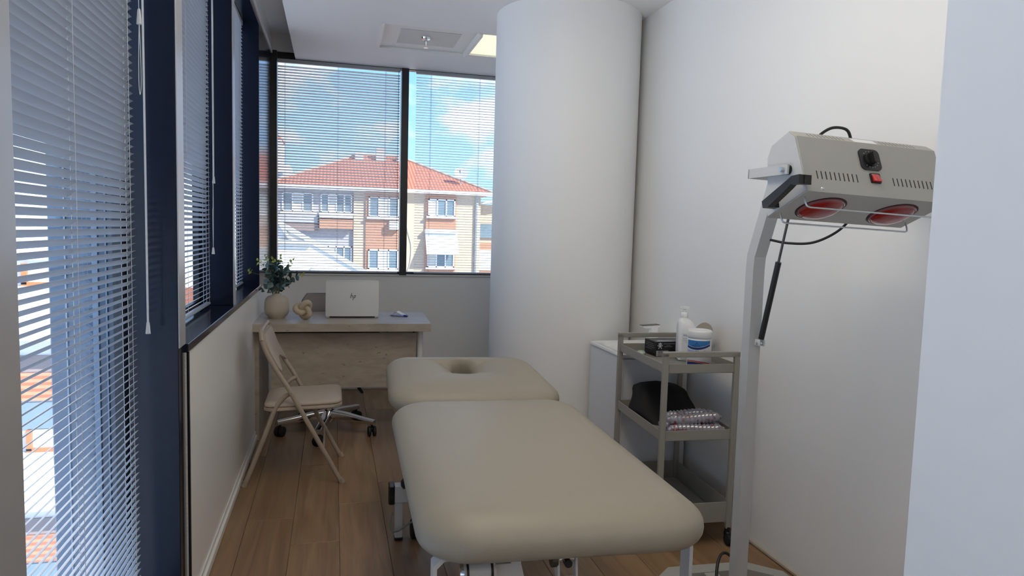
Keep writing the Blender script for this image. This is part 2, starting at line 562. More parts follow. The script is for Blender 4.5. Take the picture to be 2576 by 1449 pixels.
def smooth_path(pts, n=8):
    """Catmull-Rom through pts"""
    P = [Vector(p) for p in pts]
    P = [P[0] * 2 - P[1]] + P + [P[-1] * 2 - P[-2]]
    out = []
    for i in range(1, len(P) - 2):
        p0, p1, p2, p3 = P[i - 1:i + 3]
        for k in range(n):
            t = k / n
            out.append(0.5 * ((2 * p1) + (p2 - p0) * t + (2 * p0 - 5 * p1 + 4 * p2 - p3) * t * t + (3 * p1 - p0 - 3 * p2 + p3) * t ** 3))
    out.append(P[-2])
    return out

def rrect(a, b, r, n=6, m=4, cx=0.0, cy=0.0):
    """rounded rectangle half sizes a,b; n steps each corner, m each side"""
    r = max(1e-4, min(r, a - 1e-4, b - 1e-4))
    cs = [(a - r, b - r, 0), (-(a - r), b - r, PI / 2), (-(a - r), -(b - r), PI), (a - r, -(b - r), 1.5 * PI)]
    out = []
    for i, (x, y, t0) in enumerate(cs):
        arc = [(x + r * math.cos(t0 + PI / 2 * k / n), y + r * math.sin(t0 + PI / 2 * k / n)) for k in range(n + 1)]
        out += arc
        x2, y2, t2 = cs[(i + 1) % 4]
        q = (x2 + r * math.cos(t2), y2 + r * math.sin(t2))
        for k in range(1, m):
            out.append((arc[-1][0] + (q[0] - arc[-1][0]) * k / m, arc[-1][1] + (q[1] - arc[-1][1]) * k / m))
    return [(x + cx, y + cy) for x, y in out]

# ================================================================== the room
XL, XR, YB, ZC, SILL = -0.49, 1.875, 6.0, 2.745, 0.985
# ---- floor with planks
floor = struct('floor', MB().box((XL - 0.2, -3.1, -0.12), (XR + 0.2, YB + 0.15, -0.009)), 'concrete', 'wide oak plank floor of the treatment room', 'floor')
def plank_mesh(w, l):
    mb = MB()
    mb.box((-w / 2 + 0.0006, -l / 2 + 0.0006, -0.009), (w / 2 - 0.0006, l / 2 - 0.0006, 0.0), bev=0.0014)
    return mb.mesh('plank')
PW = 0.2105
joints = {0: (1.1, 2.52, 4.3), 1: (0.9, 3.35, 5.0), 2: (1.5, 3.06, 4.09), 3: (0.6, 3.48, 5.1), 4: (1.9, 3.75, 5.3), 5: (1.2, 2.9, 4.8)}
x = -0.5965
ci = 0
pm_cache = {}
while x < XR:
    x0, x1 = max(x, XL), min(x + PW, XR)
    js = [-3.0, -1.6, -0.3] + list(joints.get(ci, tuple(j + random.uniform(-0.4, 0.4) for j in (0.8, 2.0, 3.3, 4.6)))) + [YB]
    for ya, yb in zip(js[:-1], js[1:]):
        key = (round(x1 - x0, 4), round(yb - ya, 4))
        if key not in pm_cache:
            pm_cache[key] = plank_mesh(x1 - x0, yb - ya)
        p = obj('plank', pm_cache[key], 'oak_plank', floor)
        p.location = ((x0 + x1) / 2, (ya + yb) / 2, 0)
    x += PW
    ci += 1

# ---- walls
struct('wall_right', MB().box((XR, -3.1, -0.1), (XR + 0.2, YB + 0.15, 3.0)), 'wall_paint', 'plain white right wall behind the trolley and heat lamp', 'wall')
BW0, BW1 = -0.45, 1.62           # back window
struct('wall_back', MB().box((-0.68, YB, -0.1), (XR, YB + 0.15, 0.995)).box((BW1, YB, 0.995), (XR, YB + 0.15, 3.0))
       .box((-0.68, YB, 2.80), (BW1, YB + 0.15, 3.0)), 'wall_paint', 'white back wall below the back window, behind the desk', 'wall')
struct('wall_left', MB().box((-0.64, 2.53, -0.1), (XL + 0.006, YB, 0.955)).box((-0.66, -3.1, 2.79), (XL, YB, 3.0)).box((-0.66, -3.1, 0), (XL, -1.55, 2.79)),
       'wall_left_paint', 'low glossy white wall under the navy windows', 'wall')
struct('wall_front', MB().box((0.805, 0.60, -0.1), (XR, 0.785, ZC)), 'wall_paint', 'white wall end at the right edge beside the doorway', 'wall')
struct('wall_rear', MB().box((-0.68, -3.25, -0.1), (XR + 0.2, -3.05, 3.0)), 'wall_paint', 'white wall behind the viewpoint closing the hall', 'wall')
AX0, AX1, AY0, AY1 = 0.305, 1.66, 4.752, 5.385      # recess with the air grille and light
SLOT = -0.307
cb = MB()
cb.box((SLOT, -3.1, ZC), (XR, AY0, 3.0)).box((SLOT, AY1, ZC), (XR, YB, 3.0)).box((SLOT, AY0, ZC), (AX0, AY1, 3.0)).box((AX1, AY0, ZC), (XR, AY1, 3.0))
cb.box((AX0, AY0, ZC + 0.08), (AX1, AY1, 3.0))
cb.box((-0.68, -3.1, 2.935), (SLOT, YB, 3.0))
cb.box((-0.70, -3.25, 3.0), (XR + 0.2, YB + 0.15, 3.12))
struct('ceiling', cb, 'ceiling_paint', 'flat white ceiling with a curtain slot along the windows', 'ceiling')
# ---- round column
colm = MB().lathe([(0.455, 0.0), (0.455, ZC)], (1.432, 4.245, 0), n=96)
struct('column', colm, 'column_paint', 'thick round white column beside the back window', 'column')
# ---- baseboards
struct('baseboard_left', MB().box((XL + 0.006, 2.54, 0), (XL + 0.02, YB, 0.038), bev=0.004).box((XL + 0.006, 2.54, 0.038), (XL + 0.011, YB, 0.062), bev=0.002),
       'baseboard_white', 'narrow white baseboard along the low left wall', 'baseboard')
struct('baseboard_right', MB().box((XR - 0.014, 0.8, 0), (XR, YB, 0.022), bev=0.006), 'baseboard_beige', 'thin beige floor trim along the right wall', 'baseboard')
struct('baseboard_back', MB().box((XL + 0.02, YB - 0.012, 0), (1.0, YB, 0.06), bev=0.004), 'baseboard_white', 'white baseboard under the back window behind the desk', 'baseboard')

# ---- navy window reveals along the left side
def pillar(n, y0, y1, zlo, xo, label, edge=True):
    o = struct('trim_%d' % n, MB().box((xo, y0, zlo), (XL, y1, 2.79), bev=0.002), 'navy_lacquer', label, 'window pillar')
    if edge:
        obj('edge_strip', MB().box((XL, y0, zlo if n == 1 else SILL), (XL + 0.004, y1, 2.79), bev=0.0015), 'frame_edge', o, 'pale edge strip, its sheen put into the colour')
    return o
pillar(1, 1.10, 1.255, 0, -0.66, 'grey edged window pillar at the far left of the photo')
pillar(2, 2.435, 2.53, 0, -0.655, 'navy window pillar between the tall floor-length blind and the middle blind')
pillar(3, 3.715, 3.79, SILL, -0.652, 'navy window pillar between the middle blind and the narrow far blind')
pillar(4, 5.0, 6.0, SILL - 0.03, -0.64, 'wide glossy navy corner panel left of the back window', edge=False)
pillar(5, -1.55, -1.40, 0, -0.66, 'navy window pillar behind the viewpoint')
struct('trim_6', MB().box((-0.64, 2.53, 0.955), (XL + 0.012, 5.0, SILL), bev=0.002).box((XL - 0.004, 2.53, 0), (XL + 0.013, 2.545, 0.955)),
       'navy_lacquer', 'navy window sill board on the low left wall', 'window sill')
hb = MB()
for a, b in ((1.255, 2.435), (2.53, 3.715), (3.79, 5.0), (-1.40, 1.10), (-3.0, -1.55)):
    hb.box((-0.66, a, 2.725), (XL, b, 2.79))
struct('trim_7', hb, 'navy_lacquer', 'navy window head above the left blinds', 'window head')
struct('trim_8', MB().box((XL, -3.0, 2.775), (XL + 0.006, YB, 2.80)), 'baseboard_white', 'thin white trim above the navy window heads', 'trim')

def window(n, ya, yb, za, zb, label):
    """left-hand glazing in plane x=-0.65"""
    f = MB(); t = 0.028
    x0, x1 = -0.672, -0.645
    f.box((x0, ya, za), (x1, ya + t, zb)).box((x0, yb - t, za), (x1, yb, zb)).box((x0, ya, za), (x1, yb, za + t)).box((x0, ya, zb - t), (x1, yb, zb))
    o = struct('window_%d' % n, f, 'frame_black', label, 'window')
    obj('pane', MB().box((-0.662, ya + t, za + t), (-0.656, yb - t, zb - t)), 'pane', o)
    return o
window(1, 1.255, 2.435, 0.0, 2.725, 'floor-length window behind the large near blind')
window(2, 2.53, 3.715, SILL, 2.725, 'window behind the middle blind on the left')
window(3, 3.79, 5.0, SILL, 2.725, 'window behind the narrow far blind on the left')
window(4, -1.40, 1.10, 0.0, 2.725, 'tall window behind the viewpoint')
# outside pilaster seen through the near blind
op = struct('trim_9', MB().box((-0.862, 2.44, -3.0), (-0.674, 2.95, 3.1), bev=0.004), 'navy_outside', 'slate blue pilaster outside the near window', 'pilaster')
for q in (0.25, 0.66, 0.86):
    xx = -0.862 + 0.188 * q
    obj('seam', MB().box((xx, 2.432, -3.0), (xx + (0.016 if q == 0.66 else 0.004), 2.44, 3.1)), 'outside_joint', op)
# ---- back window
bf = MB()
bf.box((BW0 - 0.045, YB - 0.02, 0.995), (BW0, YB + 0.1, 2.80)).box((0.552, YB - 0.02, 0.995), (0.612, YB + 0.1, 2.76))
bf.box((BW0, YB + 0.03, ZC), (BW1, YB + 0.1, 2.80)).box((BW0, YB + 0.03, 0.995), (BW1, YB + 0.1, 1.02)).box((BW1, YB, 0.995), (BW1 + 0.04, YB + 0.1, 2.80))
bwn = struct('window_6', bf, 'frame_black', 'wide back window with a black mullion overlooking the red roof', 'window')
obj('pane', MB().box((BW0, YB + 0.07, 1.02), (0.552, YB + 0.076, ZC)), 'pane_dimmed', bwn)
obj('pane', MB().box((0.612, YB + 0.07, 1.02), (BW1, YB + 0.076, ZC)), 'pane_dimmed', bwn)
struct('trim_10', MB().box((BW0, YB - 0.012, 0.985), (BW1, YB + 0.07, 1.0), bev=0.002), 'baseboard_white', 'white sill of the back window', 'window sill')

# ================================================================== venetian blinds
def slat_mesh(L, w=0.0255):
    mb = MB(); n = 5; R = []
    for i in range(n + 1):
        t = -1 + 2 * i / n
        R.append((t * w / 2, 0.0022 * (1 - t * t)))
    up = [(y, z) for y, z in R]; dn = [(y, z - 0.0005) for y, z in reversed(R)]
    mb.prism(up + dn, 0, L, axis='x')
    mb.sm = [True] * len(mb.sm)
    return mb.mesh('slat')
def tassel(parent, x, y, z, ln=0.03):
    mb = MB().lathe([(0.003, ln), (0.0045, ln * 0.9), (0.0075, 0.0), (0.006, 0.0)], (x, y, z), n=10)
    return obj('tassel', mb, 'clear_plastic', parent)
def blind(label, L, z0, z1, tilt, loc, rotz, ladders, pitch=0.0225, slat_mat='slat'):
    t = thing('venetian_blind', label, 'blind', loc, rotz, group='venetian blinds in the windows')
    me = slat_mesh(L)
    n = int((z1 - z0 - 0.05) / pitch)
    zs = [z0 + 0.022 + pitch * (i + 0.5) for i in range(n)]
    for i, z in enumerate(zs):
        o = obj('slat', me, slat_mat, t)
        o.location = (0, 0, z)
        o.rotation_euler = (-math.radians(tilt(i / (n - 1)) + random.uniform(-1.2, 1.2)), random.uniform(-0.0006, 0.0006), 0)
    obj('head_rail', MB().box((-0.002, -0.014, z1 - 0.03), (L + 0.002, 0.014, z1), bev=0.002), 'slat_rail', t)
    obj('bottom_rail', MB().box((0, -0.012, z0), (L, 0.012, z0 + 0.014), bev=0.004), 'slat_rail', t)
    for lx in ladders:
        # ladder cord: two verticals and the rungs under the slats
        mb = MB()
        for yy in (-0.0135, 0.0135):
            mb.tube([(lx, yy, z0 + 0.012), (lx, yy, z1 - 0.03)], 0.0007, 4)
        if rotz:
            for i, z in enumerate(zs):
                a_ = math.radians(tilt(i / (n - 1)))
                mb.tube([(lx, -0.0135, z + 0.010 * math.sin(a_) - 0.001), (lx + 0.004, 0.0, z - 0.003), (lx, 0.0135, z - 0.012 * math.sin(a_) - 0.001)], 0.0005, 3, cap=False)
        obj('ladder_cord', mb, 'cord', t)
        obj('lift_cord', MB().tube([(lx + 0.006, 0, z0 + 0.012), (lx + 0.006, 0, z1 - 0.03)], 0.0008, 4), 'cord', t)
    return t
# near floor-length blind
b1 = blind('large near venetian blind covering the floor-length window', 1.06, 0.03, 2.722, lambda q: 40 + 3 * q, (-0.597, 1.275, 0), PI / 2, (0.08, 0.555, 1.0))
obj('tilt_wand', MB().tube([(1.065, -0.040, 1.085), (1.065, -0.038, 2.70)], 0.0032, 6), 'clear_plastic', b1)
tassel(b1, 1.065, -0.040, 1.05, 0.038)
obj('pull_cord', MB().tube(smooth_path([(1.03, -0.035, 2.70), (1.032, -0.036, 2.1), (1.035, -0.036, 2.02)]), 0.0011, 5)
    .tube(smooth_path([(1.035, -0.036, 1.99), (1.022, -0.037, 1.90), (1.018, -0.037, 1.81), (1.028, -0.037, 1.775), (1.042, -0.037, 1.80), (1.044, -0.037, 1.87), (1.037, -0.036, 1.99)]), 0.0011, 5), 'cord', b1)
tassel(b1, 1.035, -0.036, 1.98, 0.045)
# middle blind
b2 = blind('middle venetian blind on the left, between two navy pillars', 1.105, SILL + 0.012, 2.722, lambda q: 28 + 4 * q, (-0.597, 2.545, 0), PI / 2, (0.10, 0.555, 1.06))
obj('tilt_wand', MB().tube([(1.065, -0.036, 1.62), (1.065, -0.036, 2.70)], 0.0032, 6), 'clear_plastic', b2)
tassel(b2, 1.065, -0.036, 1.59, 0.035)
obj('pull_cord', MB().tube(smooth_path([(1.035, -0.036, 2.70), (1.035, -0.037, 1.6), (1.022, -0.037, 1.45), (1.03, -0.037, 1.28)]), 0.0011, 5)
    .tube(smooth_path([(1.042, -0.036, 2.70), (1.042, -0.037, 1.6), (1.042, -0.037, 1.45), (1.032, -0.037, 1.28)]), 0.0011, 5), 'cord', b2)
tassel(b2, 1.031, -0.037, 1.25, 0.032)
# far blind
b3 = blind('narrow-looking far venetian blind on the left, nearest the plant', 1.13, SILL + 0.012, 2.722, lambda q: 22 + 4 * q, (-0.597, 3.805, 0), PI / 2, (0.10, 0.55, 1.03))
# blind of the window beside the viewpoint (out of view)
b0 = blind('venetian blind beside the viewpoint, left of the photo', 2.46, 0.03, 2.722, lambda q: 40, (-0.597, -1.38, 0), PI / 2, (0.15, 1.23, 2.3))
# back window blinds
b4 = blind('grey venetian blind left of the black mullion in the back window', 0.985, 1.008, 2.742, lambda q: 8 + 14 * min(1, q * 2.2), (BW0 + 0.004, YB + 0.012, 0), 0.0, (0.055, 0.475, 0.865), slat_mat='slat_lit')
b5 = blind('more open venetian blind right of the black mullion in the back window', 0.93, 1.008, 2.742, lambda q: 5.5, (0.678, YB + 0.012, 0), 0.0, (0.125, 0.55, 0.86), slat_mat='slat_lit')
obj('pull_cord', MB().tube([(0.972, -0.02, 1.03), (0.972, -0.02, 2.72)], 0.0018, 5), 'frame_black', b4)

# ================================================================== ceiling fittings
ac = thing('ceiling_grille', 'recessed cream air grille panel with a sprinkler in the ceiling', 'air grille', (0.64, 5.07, ZC + 0.014))
obj('panel', MB().box((-0.325, -0.31, 0.0), (0.325, 0.31, 0.012), bev=0.002), 'ac_panel', ac)
mk_stripes('perforated', (0.60, 0.59, 0.55), (0.78, 0.765, 0.72), 'DIAGONAL', 90, 0.5)
obj('perforated_plate', MB().box((-0.20, -0.20, -0.003), (0.22, 0.17, 0.0), bev=0.001), 'perforated', ac)
obj('edge_trim', MB().prism([(-0.345, -0.03), (-0.318, -0.03), (-0.318, 0.0), (-0.335, 0.0)], -0.31, 0.31, axis='y'), 'ac_panel', ac)
obj('divider', MB().prism([(0.325, -0.036), (0.345, -0.036), (0.352, 0.0), (0.318, 0.0)], -0.31, 0.31, axis='y'), 'ac_panel', ac)
sp = thing('sprinkler', 'small chrome fire sprinkler below the cream ceiling panel', 'sprinkler', (0.63, 5.03, ZC + 0.011))
obj('escutcheon', MB().lathe([(0.034, 0.0), (0.03, -0.012), (0.018, -0.016), (0.0, -0.016)], n=24), 'chrome', sp)
obj('nozzle', MB().lathe([(0.011, -0.012), (0.010, -0.035), (0.006, -0.052), (0.005, -0.068), (0.0, -0.068)], n=16), 'chrome', sp)
obj('deflector', MB().lathe([(0.0, -0.068), (0.017, -0.068), (0.017, -0.071), (0.0, -0.071)], n=20), 'chrome', sp)
lt = thing('ceiling_light', 'pale yellow recessed ceiling light half hidden by the column', 'ceiling light', (1.33, 5.07, ZC + 0.016))
obj('diffuser', MB().box((-0.335, -0.30, 0.0), (0.325, 0.30, 0.01), bev=0.002), 'light_tube_panel', lt)
for ya_ in (0.295, -0.314):
    obj('frame', MB().box((-0.34, ya_, -0.014), (0.325, ya_ + 0.019, 0.01)), 'ac_panel', lt)
def panel_light(label, x, y, sx, sy):  # boxes out of view, there to lift the room's brightness
    t = thing('ceiling_light', label, 'ceiling light', (x, y, ZC))
    f = MB()
    f.box((-sx - 0.02, -sy - 0.02, -0.012), (sx + 0.02, -sy, 0)).box((-sx - 0.02, sy, -0.012), (sx + 0.02, sy + 0.02, 0))
    f.box((-sx - 0.02, -sy, -0.012), (-sx, sy, 0)).box((sx, -sy, -0.012), (sx + 0.02, sy, 0))
    obj('frame', f, 'baseboard_white', t)
    obj('diffuser', MB().box((-sx, -sy, -0.10), (sx, sy, -0.001), bev=0.01), 'light_diffuser', t)
panel_light('long ceiling light box above the massage table, out of view', 0.55, 2.05, 0.25, 0.80)
panel_light('added long ceiling light box over the hall behind the viewpoint, out of view', 0.6, -1.2, 0.25, 0.80)  # unseen hall lamp added to brighten the interior

# ================================================================== desk
DZ = 0.78
DROT = math.radians(-2.5)
desk = thing('desk', 'travertine-look desk with a thick top in front of the back window', 'desk', (0.075, 4.815, 0), DROT)
DW, DD = 0.565, 0.325
obj('desk_top', MB().box((-DW, -DD, DZ - 0.052), (DW, DD, DZ), bev=0.0015), 'travertine', desk)
obj('modesty_panel', MB().box((-0.452, -DD + 0.125, 0.335), (0.478, -DD + 0.150, DZ - 0.078), bev=0.001), 'travertine', desk)
obj('leg', MB().box((-DW + 0.012, -0.20, 0), (-DW + 0.040, 0.26, DZ - 0.052), bev=0.002), 'travertine', desk)
obj('leg', MB().prism(rrect(0.020, 0.23, 0.019, 6, 2, 0.506, 0.035), 0, DZ - 0.052, axis='z'), 'baseboard_white', desk, 'cream rounded leg panel')
obj('gap_shade', MB().box((-0.45, -DD + 0.152, DZ - 0.10), (0.47, -DD + 0.18, DZ - 0.053)), 'black_plastic', desk)  # black bar painting the shade in the gap under the top
for xa, xb in ((0.235, 0.285), (0.29, 0.455)):
    obj('drawer_front', MB().box((xa, -DD + 0.1505, DZ - 0.085), (xb, -DD + 0.1518, DZ - 0.054)), 'plastic_white', desk)

# ---- laptop (back of the lid faces the room)
lap = thing('laptop', 'open silver laptop on the desk seen from behind its lid', 'laptop', (0.128, 4.775, DZ), math.radians(-2.0))
obj('base', MB().box((-0.175, 0.0, 0.0), (0.175, 0.235, 0.016), bev=0.004, seg=2), 'aluminium', lap)
tl = math.radians(-7)
RL = Matrix.Rotation(tl, 4, 'X')
lid = MB().prism(rrect(0.176, 0.1225, 0.009, 5, 2, 0, 0.1225), -0.008, 0.0, axis='y')
lid.xf(Matrix.Translation((0, 0.0, 0.012)) @ RL)
lo = obj('lid', lid, 'aluminium', lap)
band = MB().box((-0.174, -0.0095, 0.236), (0.174, -0.001, 0.2455), bev=0.003)
band.xf(Matrix.Translation((0, 0.0, 0.012)) @ RL)
obj('lid_edge', band, 'zinc', lo)
obj('hinge_strip', MB().box((-0.15, -0.006, 0.004), (0.15, 0.004, 0.014), bev=0.002), 'black_plastic', lap)  # black strip along the hinge
def slant(x, z0, z1, w, sh=0.30):
    return [(x + sh * z0, z0), (x + w + sh * z0, z0), (x + w + sh * z1, z1), (x + sh * z1, z1)]
emb = MB()
for poly in (slant(-0.017, -0.010, 0.024, 0.0042), slant(-0.006, -0.010, 0.007, 0.0042), slant(0.004, -0.024, 0.008, 0.0042), slant(0.0135, -0.008, 0.008, 0.0042)):
    emb.prism(poly, -0.0095, -0.0078, axis='y')
for x0 in (-0.0128, 0.0082):
    emb.prism(slant(x0, 0.0055, 0.009, 0.008), -0.0095, -0.0078, axis='y')
emb.prism(slant(0.0082, -0.0095, -0.006, 0.007), -0.0095, -0.0078, axis='y')
emb.xf(Matrix.Translation((0.004, 0, 0.146)) @ Matrix.Identity(4))
emb.xf(RL)
obj('emblem', emb, 'ink_black', lo, 'dark slanted emblem on the lid')

# ---- vase with eucalyptus
vase = tag(obj('vase', MB().lathe([(0.0, 0.0), (0.050, 0.0), (0.053, 0.004), (0.055, 0.010), (0.066, 0.020), (0.076, 0.036), (0.079, 0.055), (0.079, 0.085), (0.0765, 0.112), (0.070, 0.132),
     (0.055, 0.146), (0.036, 0.152), (0.028, 0.156), (0.027, 0.163), (0.0255, 0.165), (0.0225, 0.163), (0.0225, 0.150), (0.0, 0.140)], n=48), 'vase_clay'),
     'rounded beige clay vase on the left end of the desk', 'vase')
vase.location = (-0.362, 4.80, DZ)
def leaf_mesh(matname, L=0.044, W=0.037):
    mb = MB()
    rows = 6; vs = []; fs = []
    for i in range(rows + 1):
        t = i / rows
        w = W / 2 * math.sin(PI * min(1, (t * 0.94 + 0.04)) ** 0.85)
        zc = 0.004 * math.sin(PI * t) - 0.006 * t * t
        vs += [(-w, t * L, zc + 0.003), (0, t * L, zc), (w, t * L, zc + 0.003)]
    for i in range(rows):
        for k in range(2):
            a = i * 3 + k
            fs.append([a, a + 1, a + 4, a + 3])
    n = len(vs)
    vs2 = [(x_, y_, z_ - 0.0006) for x_, y_, z_ in vs]
    mb.add(vs + vs2, fs + [[j + n for j in f[::-1]] for f in fs], True)
    me = bpy.data.meshes.new('leaf')
    me.from_pydata(mb.v, [], mb.f)
    me.polygons.foreach_set('use_smooth', [True] * len(me.polygons))
    me.materials.append(MATS[matname])
    return me
euc = thing('eucalyptus_branches', 'blue-green eucalyptus branches standing in the beige vase', 'plant', (-0.362, 4.80, DZ + 0.145))
LB, LD, LY = leaf_mesh('leaf_blue'), leaf_mesh('leaf_dark', 0.040, 0.034), leaf_mesh('leaf_young', 0.028, 0.019)
# stem tips relative to the vase mouth: (dx, dy, dz)
tips = [(-0.115, -0.02, 0.235), (-0.075, 0.03, 0.262), (-0.02, -0.03, 0.245), (0.022, 0.02, 0.262), (0.105, -0.01, 0.240), (0.175, 0.0, 0.150),
        (-0.108, -0.07, 0.055), (0.065, -0.05, 0.09), (0.06, 0.05, 0.17), (-0.065, 0.05, 0.16), (-0.06, -0.06, 0.11), (0.10, 0.03, 0.10), (-0.155, -0.12, 0.17)]
rnd = random.Random(11)
def put_leaf(me, p, d, size):
    d = Vector(d).normalized()
    side = d.cross(Vector((rnd.uniform(-1, 1), rnd.uniform(-1, 1), rnd.uniform(-0.4, 1))))
    if side.length < 1e-3: side = Vector((1, 0, 0))
    side.normalize()
    nz = side.cross(d)
    o = bpy.data.objects.new('leaf', me)
    COL.objects.link(o); o.parent = euc
    o.matrix_local = Matrix(((side.x * size, d.x * size, nz.x * size, p[0]), (side.y * size, d.y * size, nz.y * size, p[1]), (side.z * size, d.z * size, nz.z * size, p[2]), (0, 0, 0, 1)))
for si, (dx, dy, dz) in enumerate(tips):
    base = Vector((rnd.uniform(-0.008, 0.008), rnd.uniform(-0.008, 0.008), -0.01))
    tip = Vector((dx, dy, dz))
    midp = Vector((dx * 0.35, dy * 0.35, dz * 0.62 + 0.02))
    pth = smooth_path([base, midp * 0.5 + base * 0.5 + Vector((0, 0, 0.02)), midp, tip], 6)
    obj('stem', MB().tube(pth, [0.0022 - 0.0014 * i / (len(pth) - 1) for i in range(len(pth))], 5), 'stem', euc)
    nl = 5 if si != 12 else 2
    total = (tip - base).length
    nl = max(4, int(total / 0.026)) if si != 12 else 1
    for k in range(nl):
        f = 0.18 + 0.80 * (k + 0.5) / nl if si != 12 else 0.97
        idx = f * (len(pth) - 1); i0 = int(idx); fr = idx - i0
        p = pth[i0].lerp(pth[min(i0 + 1, len(pth) - 1)], fr)
        tan = (pth[min(i0 + 1, len(pth) - 1)] - pth[max(i0 - 1, 0)]).normalized()
        for sgn in (0, 1):
            ang = rnd.uniform(0, 2 * PI) if sgn == 0 else ang + PI + rnd.uniform(-0.5, 0.5)
            perp = tan.orthogonal().normalized()
            out = Matrix.Rotation(ang, 3, tan) @ perp
            d = (out * 0.85 + tan * 0.45 + Vector((0, 0, -0.15)))
            me = LY if f > 0.86 and dz > 0.12 else (LB if rnd.random() < 0.62 else LD)
            put_leaf(me, p, d, rnd.uniform(0.85, 1.25) * (1.0 if f < 0.8 else 0.85))
    if dz > 0.12:
        for k in range(2):
            put_leaf(LY, tip, (rnd.uniform(-0.7, 0.7), rnd.uniform(-0.7, 0.7), 1), rnd.uniform(0.6, 0.9))

# ---- knot ornament
kn = []
NK = 120
for i in range(NK):
    t = 2 * PI * i / NK
    kn.append((math.sin(t) + 2 * math.sin(2 * t), math.cos(t) - 2 * math.cos(2 * t), -math.sin(3 * t)))
sc_ = 0.0173
kq = Matrix.Rotation(math.radians(8), 3, 'Z') @ Matrix.Rotation(math.radians(84), 3, 'X') @ Matrix.Rotation(math.radians(22), 3, 'Z')
kp = [kq @ Vector((a * sc_, b * sc_, c_ * 0.0245)) for a, b, c_ in kn]
kr = 0.0185
zmin = min(p.z for p in kp) - kr
kno = tag(obj('knot_ornament', MB().tube([p - Vector((0, 0, zmin)) for p in kp], kr, 14, closed=True), 'knot_wood'), 'cream knotted ornament on the desk beside the vase', 'ornament')
kno.location = (-0.186, 4.70, DZ)

# ---- pen and folded paper on the desk
pen = thing('pen', 'blue pen lying on the right side of the desk', 'pen', (0.455, 4.845, DZ), math.radians(-28))
obj('barrel', MB().tube([(-0.062, 0, 0.0065), (0.03, 0, 0.0065)], 0.0065, 10), 'pen_light', pen)
obj('cap', MB().tube([(0.03, 0, 0.0065), (0.034, 0, 0.0065), (0.050, 0, 0.0065), (0.062, 0, 0.0062)], [0.0064, 0.0078, 0.0075, 0.003], 10), 'pen_blue', pen)
crd = thing('folded_card', 'small folded white card behind the blue pen', 'card', (0.445, 4.905, DZ), math.radians(-22))
obj('sheet', MB().prism([(-0.05, 0.0), (-0.049, 0.0), (0.0, 0.028), (0.052, 0.004), (0.053, 0.005), (0.0, 0.030)], -0.03, 0.03, axis='y'), 'paper', crd)

# ================================================================== office chair behind the desk
oc = thing('office_chair', 'grey office chair with a chrome star base pushed under the desk', 'chair', (-0.02, 4.775, 0), math.radians(0))
obj('seat', MB().prism(rrect(0.235, 0.225, 0.07, 6, 3, 0, 0.10), 0.435, 0.505, axis='z'), 'fabric_grey', oc)
br = []
for i in range(9):
    t = i / 8
    z = 0.52 + 0.385 * t
    w = 0.215 - 0.03 * abs(t - 0.4) - (0.03 if i in (0, 8) else 0)
    dep = 0.028 if i not in (0, 8) else 0.012
    yc = 0.440 + 0.050 * t
    br.append([(px, py + yc + 0.9 * (px ** 2) * -1.0 + 0.0, z) for px, py in rrect(w, dep, dep * 0.95, 4, 6)])
obj('backrest', MB().rings(br), 'fabric_grey', oc)
obj('back_post', MB().tube([(0, 0.30, 0.43), (0, 0.43, 0.44), (0, 0.47, 0.50), (0, 0.485, 0.66)], 0.018, 8), 'black_plastic', oc)
obj('mechanism', MB().box((-0.09, -0.02, 0.385), (0.09, 0.18, 0.437), bev=0.01), 'black_plastic', oc)
obj('gas_lift', MB().cyl((0, 0, 0.10), (0, 0.03, 0.40), 0.024, 14), 'chrome', oc)
obj('lever', MB().tube(smooth_path([(0.08, 0.02, 0.40), (0.14, -0.01, 0.345), (0.19, -0.02, 0.305), (0.222, -0.02, 0.262)], 5), [0.008] * 11 + [0.011] * 4 + [0.007], 8), 'black_plastic', oc)
hub = obj('hub', MB().lathe([(0.0, 0.075), (0.042, 0.075), (0.045, 0.09), (0.045, 0.128), (0.036, 0.14), (0.0, 0.14)], n=24), 'chrome', oc)
ends = []
for k, ang in enumerate((258, 330, 54, 124, 193)):
    a = math.radians(ang)
    R_ = 0.322
    ca, sa = math.cos(a), math.sin(a)
    ring = []
    for t, w, h, zc in ((0.03, 0.030, 0.026, 0.122), (0.12, 0.027, 0.024, 0.118), (0.24, 0.023, 0.019, 0.104), (R_ + 0.018, 0.019, 0.016, 0.094)):
        ring.append([(t * ca - s_ * sa, t * sa + s_ * ca, zc + q_) for s_, q_ in rrect(w, h, 0.006, 3, 1)])
    leg = obj('star_leg', MB().rings(ring), 'chrome', oc)
    cx_, cy_ = R_ * ca, R_ * sa
    cw = obj('caster', MB().cyl((cx_, cy_, 0.045), (cx_, cy_, 0.085), 0.008, 8).box((cx_ - 0.012, cy_ - 0.012, 0.03), (cx_ + 0.012, cy_ + 0.012, 0.06), bev=0.004), 'black_plastic', leg)
    wa = a + 0.6 * k
    wx, wy = math.cos(wa), math.sin(wa)
    wm = MB()
    for s_ in (-1, 1):
        wm.tube([(cx_ + wx * s_ * 0.006, cy_ + wy * s_ * 0.006, 0.034), (cx_ + wx * s_ * 0.010, cy_ + wy * s_ * 0.010, 0.034), (cx_ + wx * s_ * 0.024, cy_ + wy * s_ * 0.024, 0.034), (cx_ + wx * s_ * 0.028, cy_ + wy * s_ * 0.028, 0.034)],
                [0.028, 0.034, 0.034, 0.026], 18)
    cw2 = obj('caster_wheel', wm, 'black_rubber', leg)

# ================================================================== folding chair
fc = thing('folding_chair', 'beige padded metal folding chair standing by the low left wall', 'chair', (-0.19, 4.0, 0), math.radians(0))
def yy(s): return s * 0.222
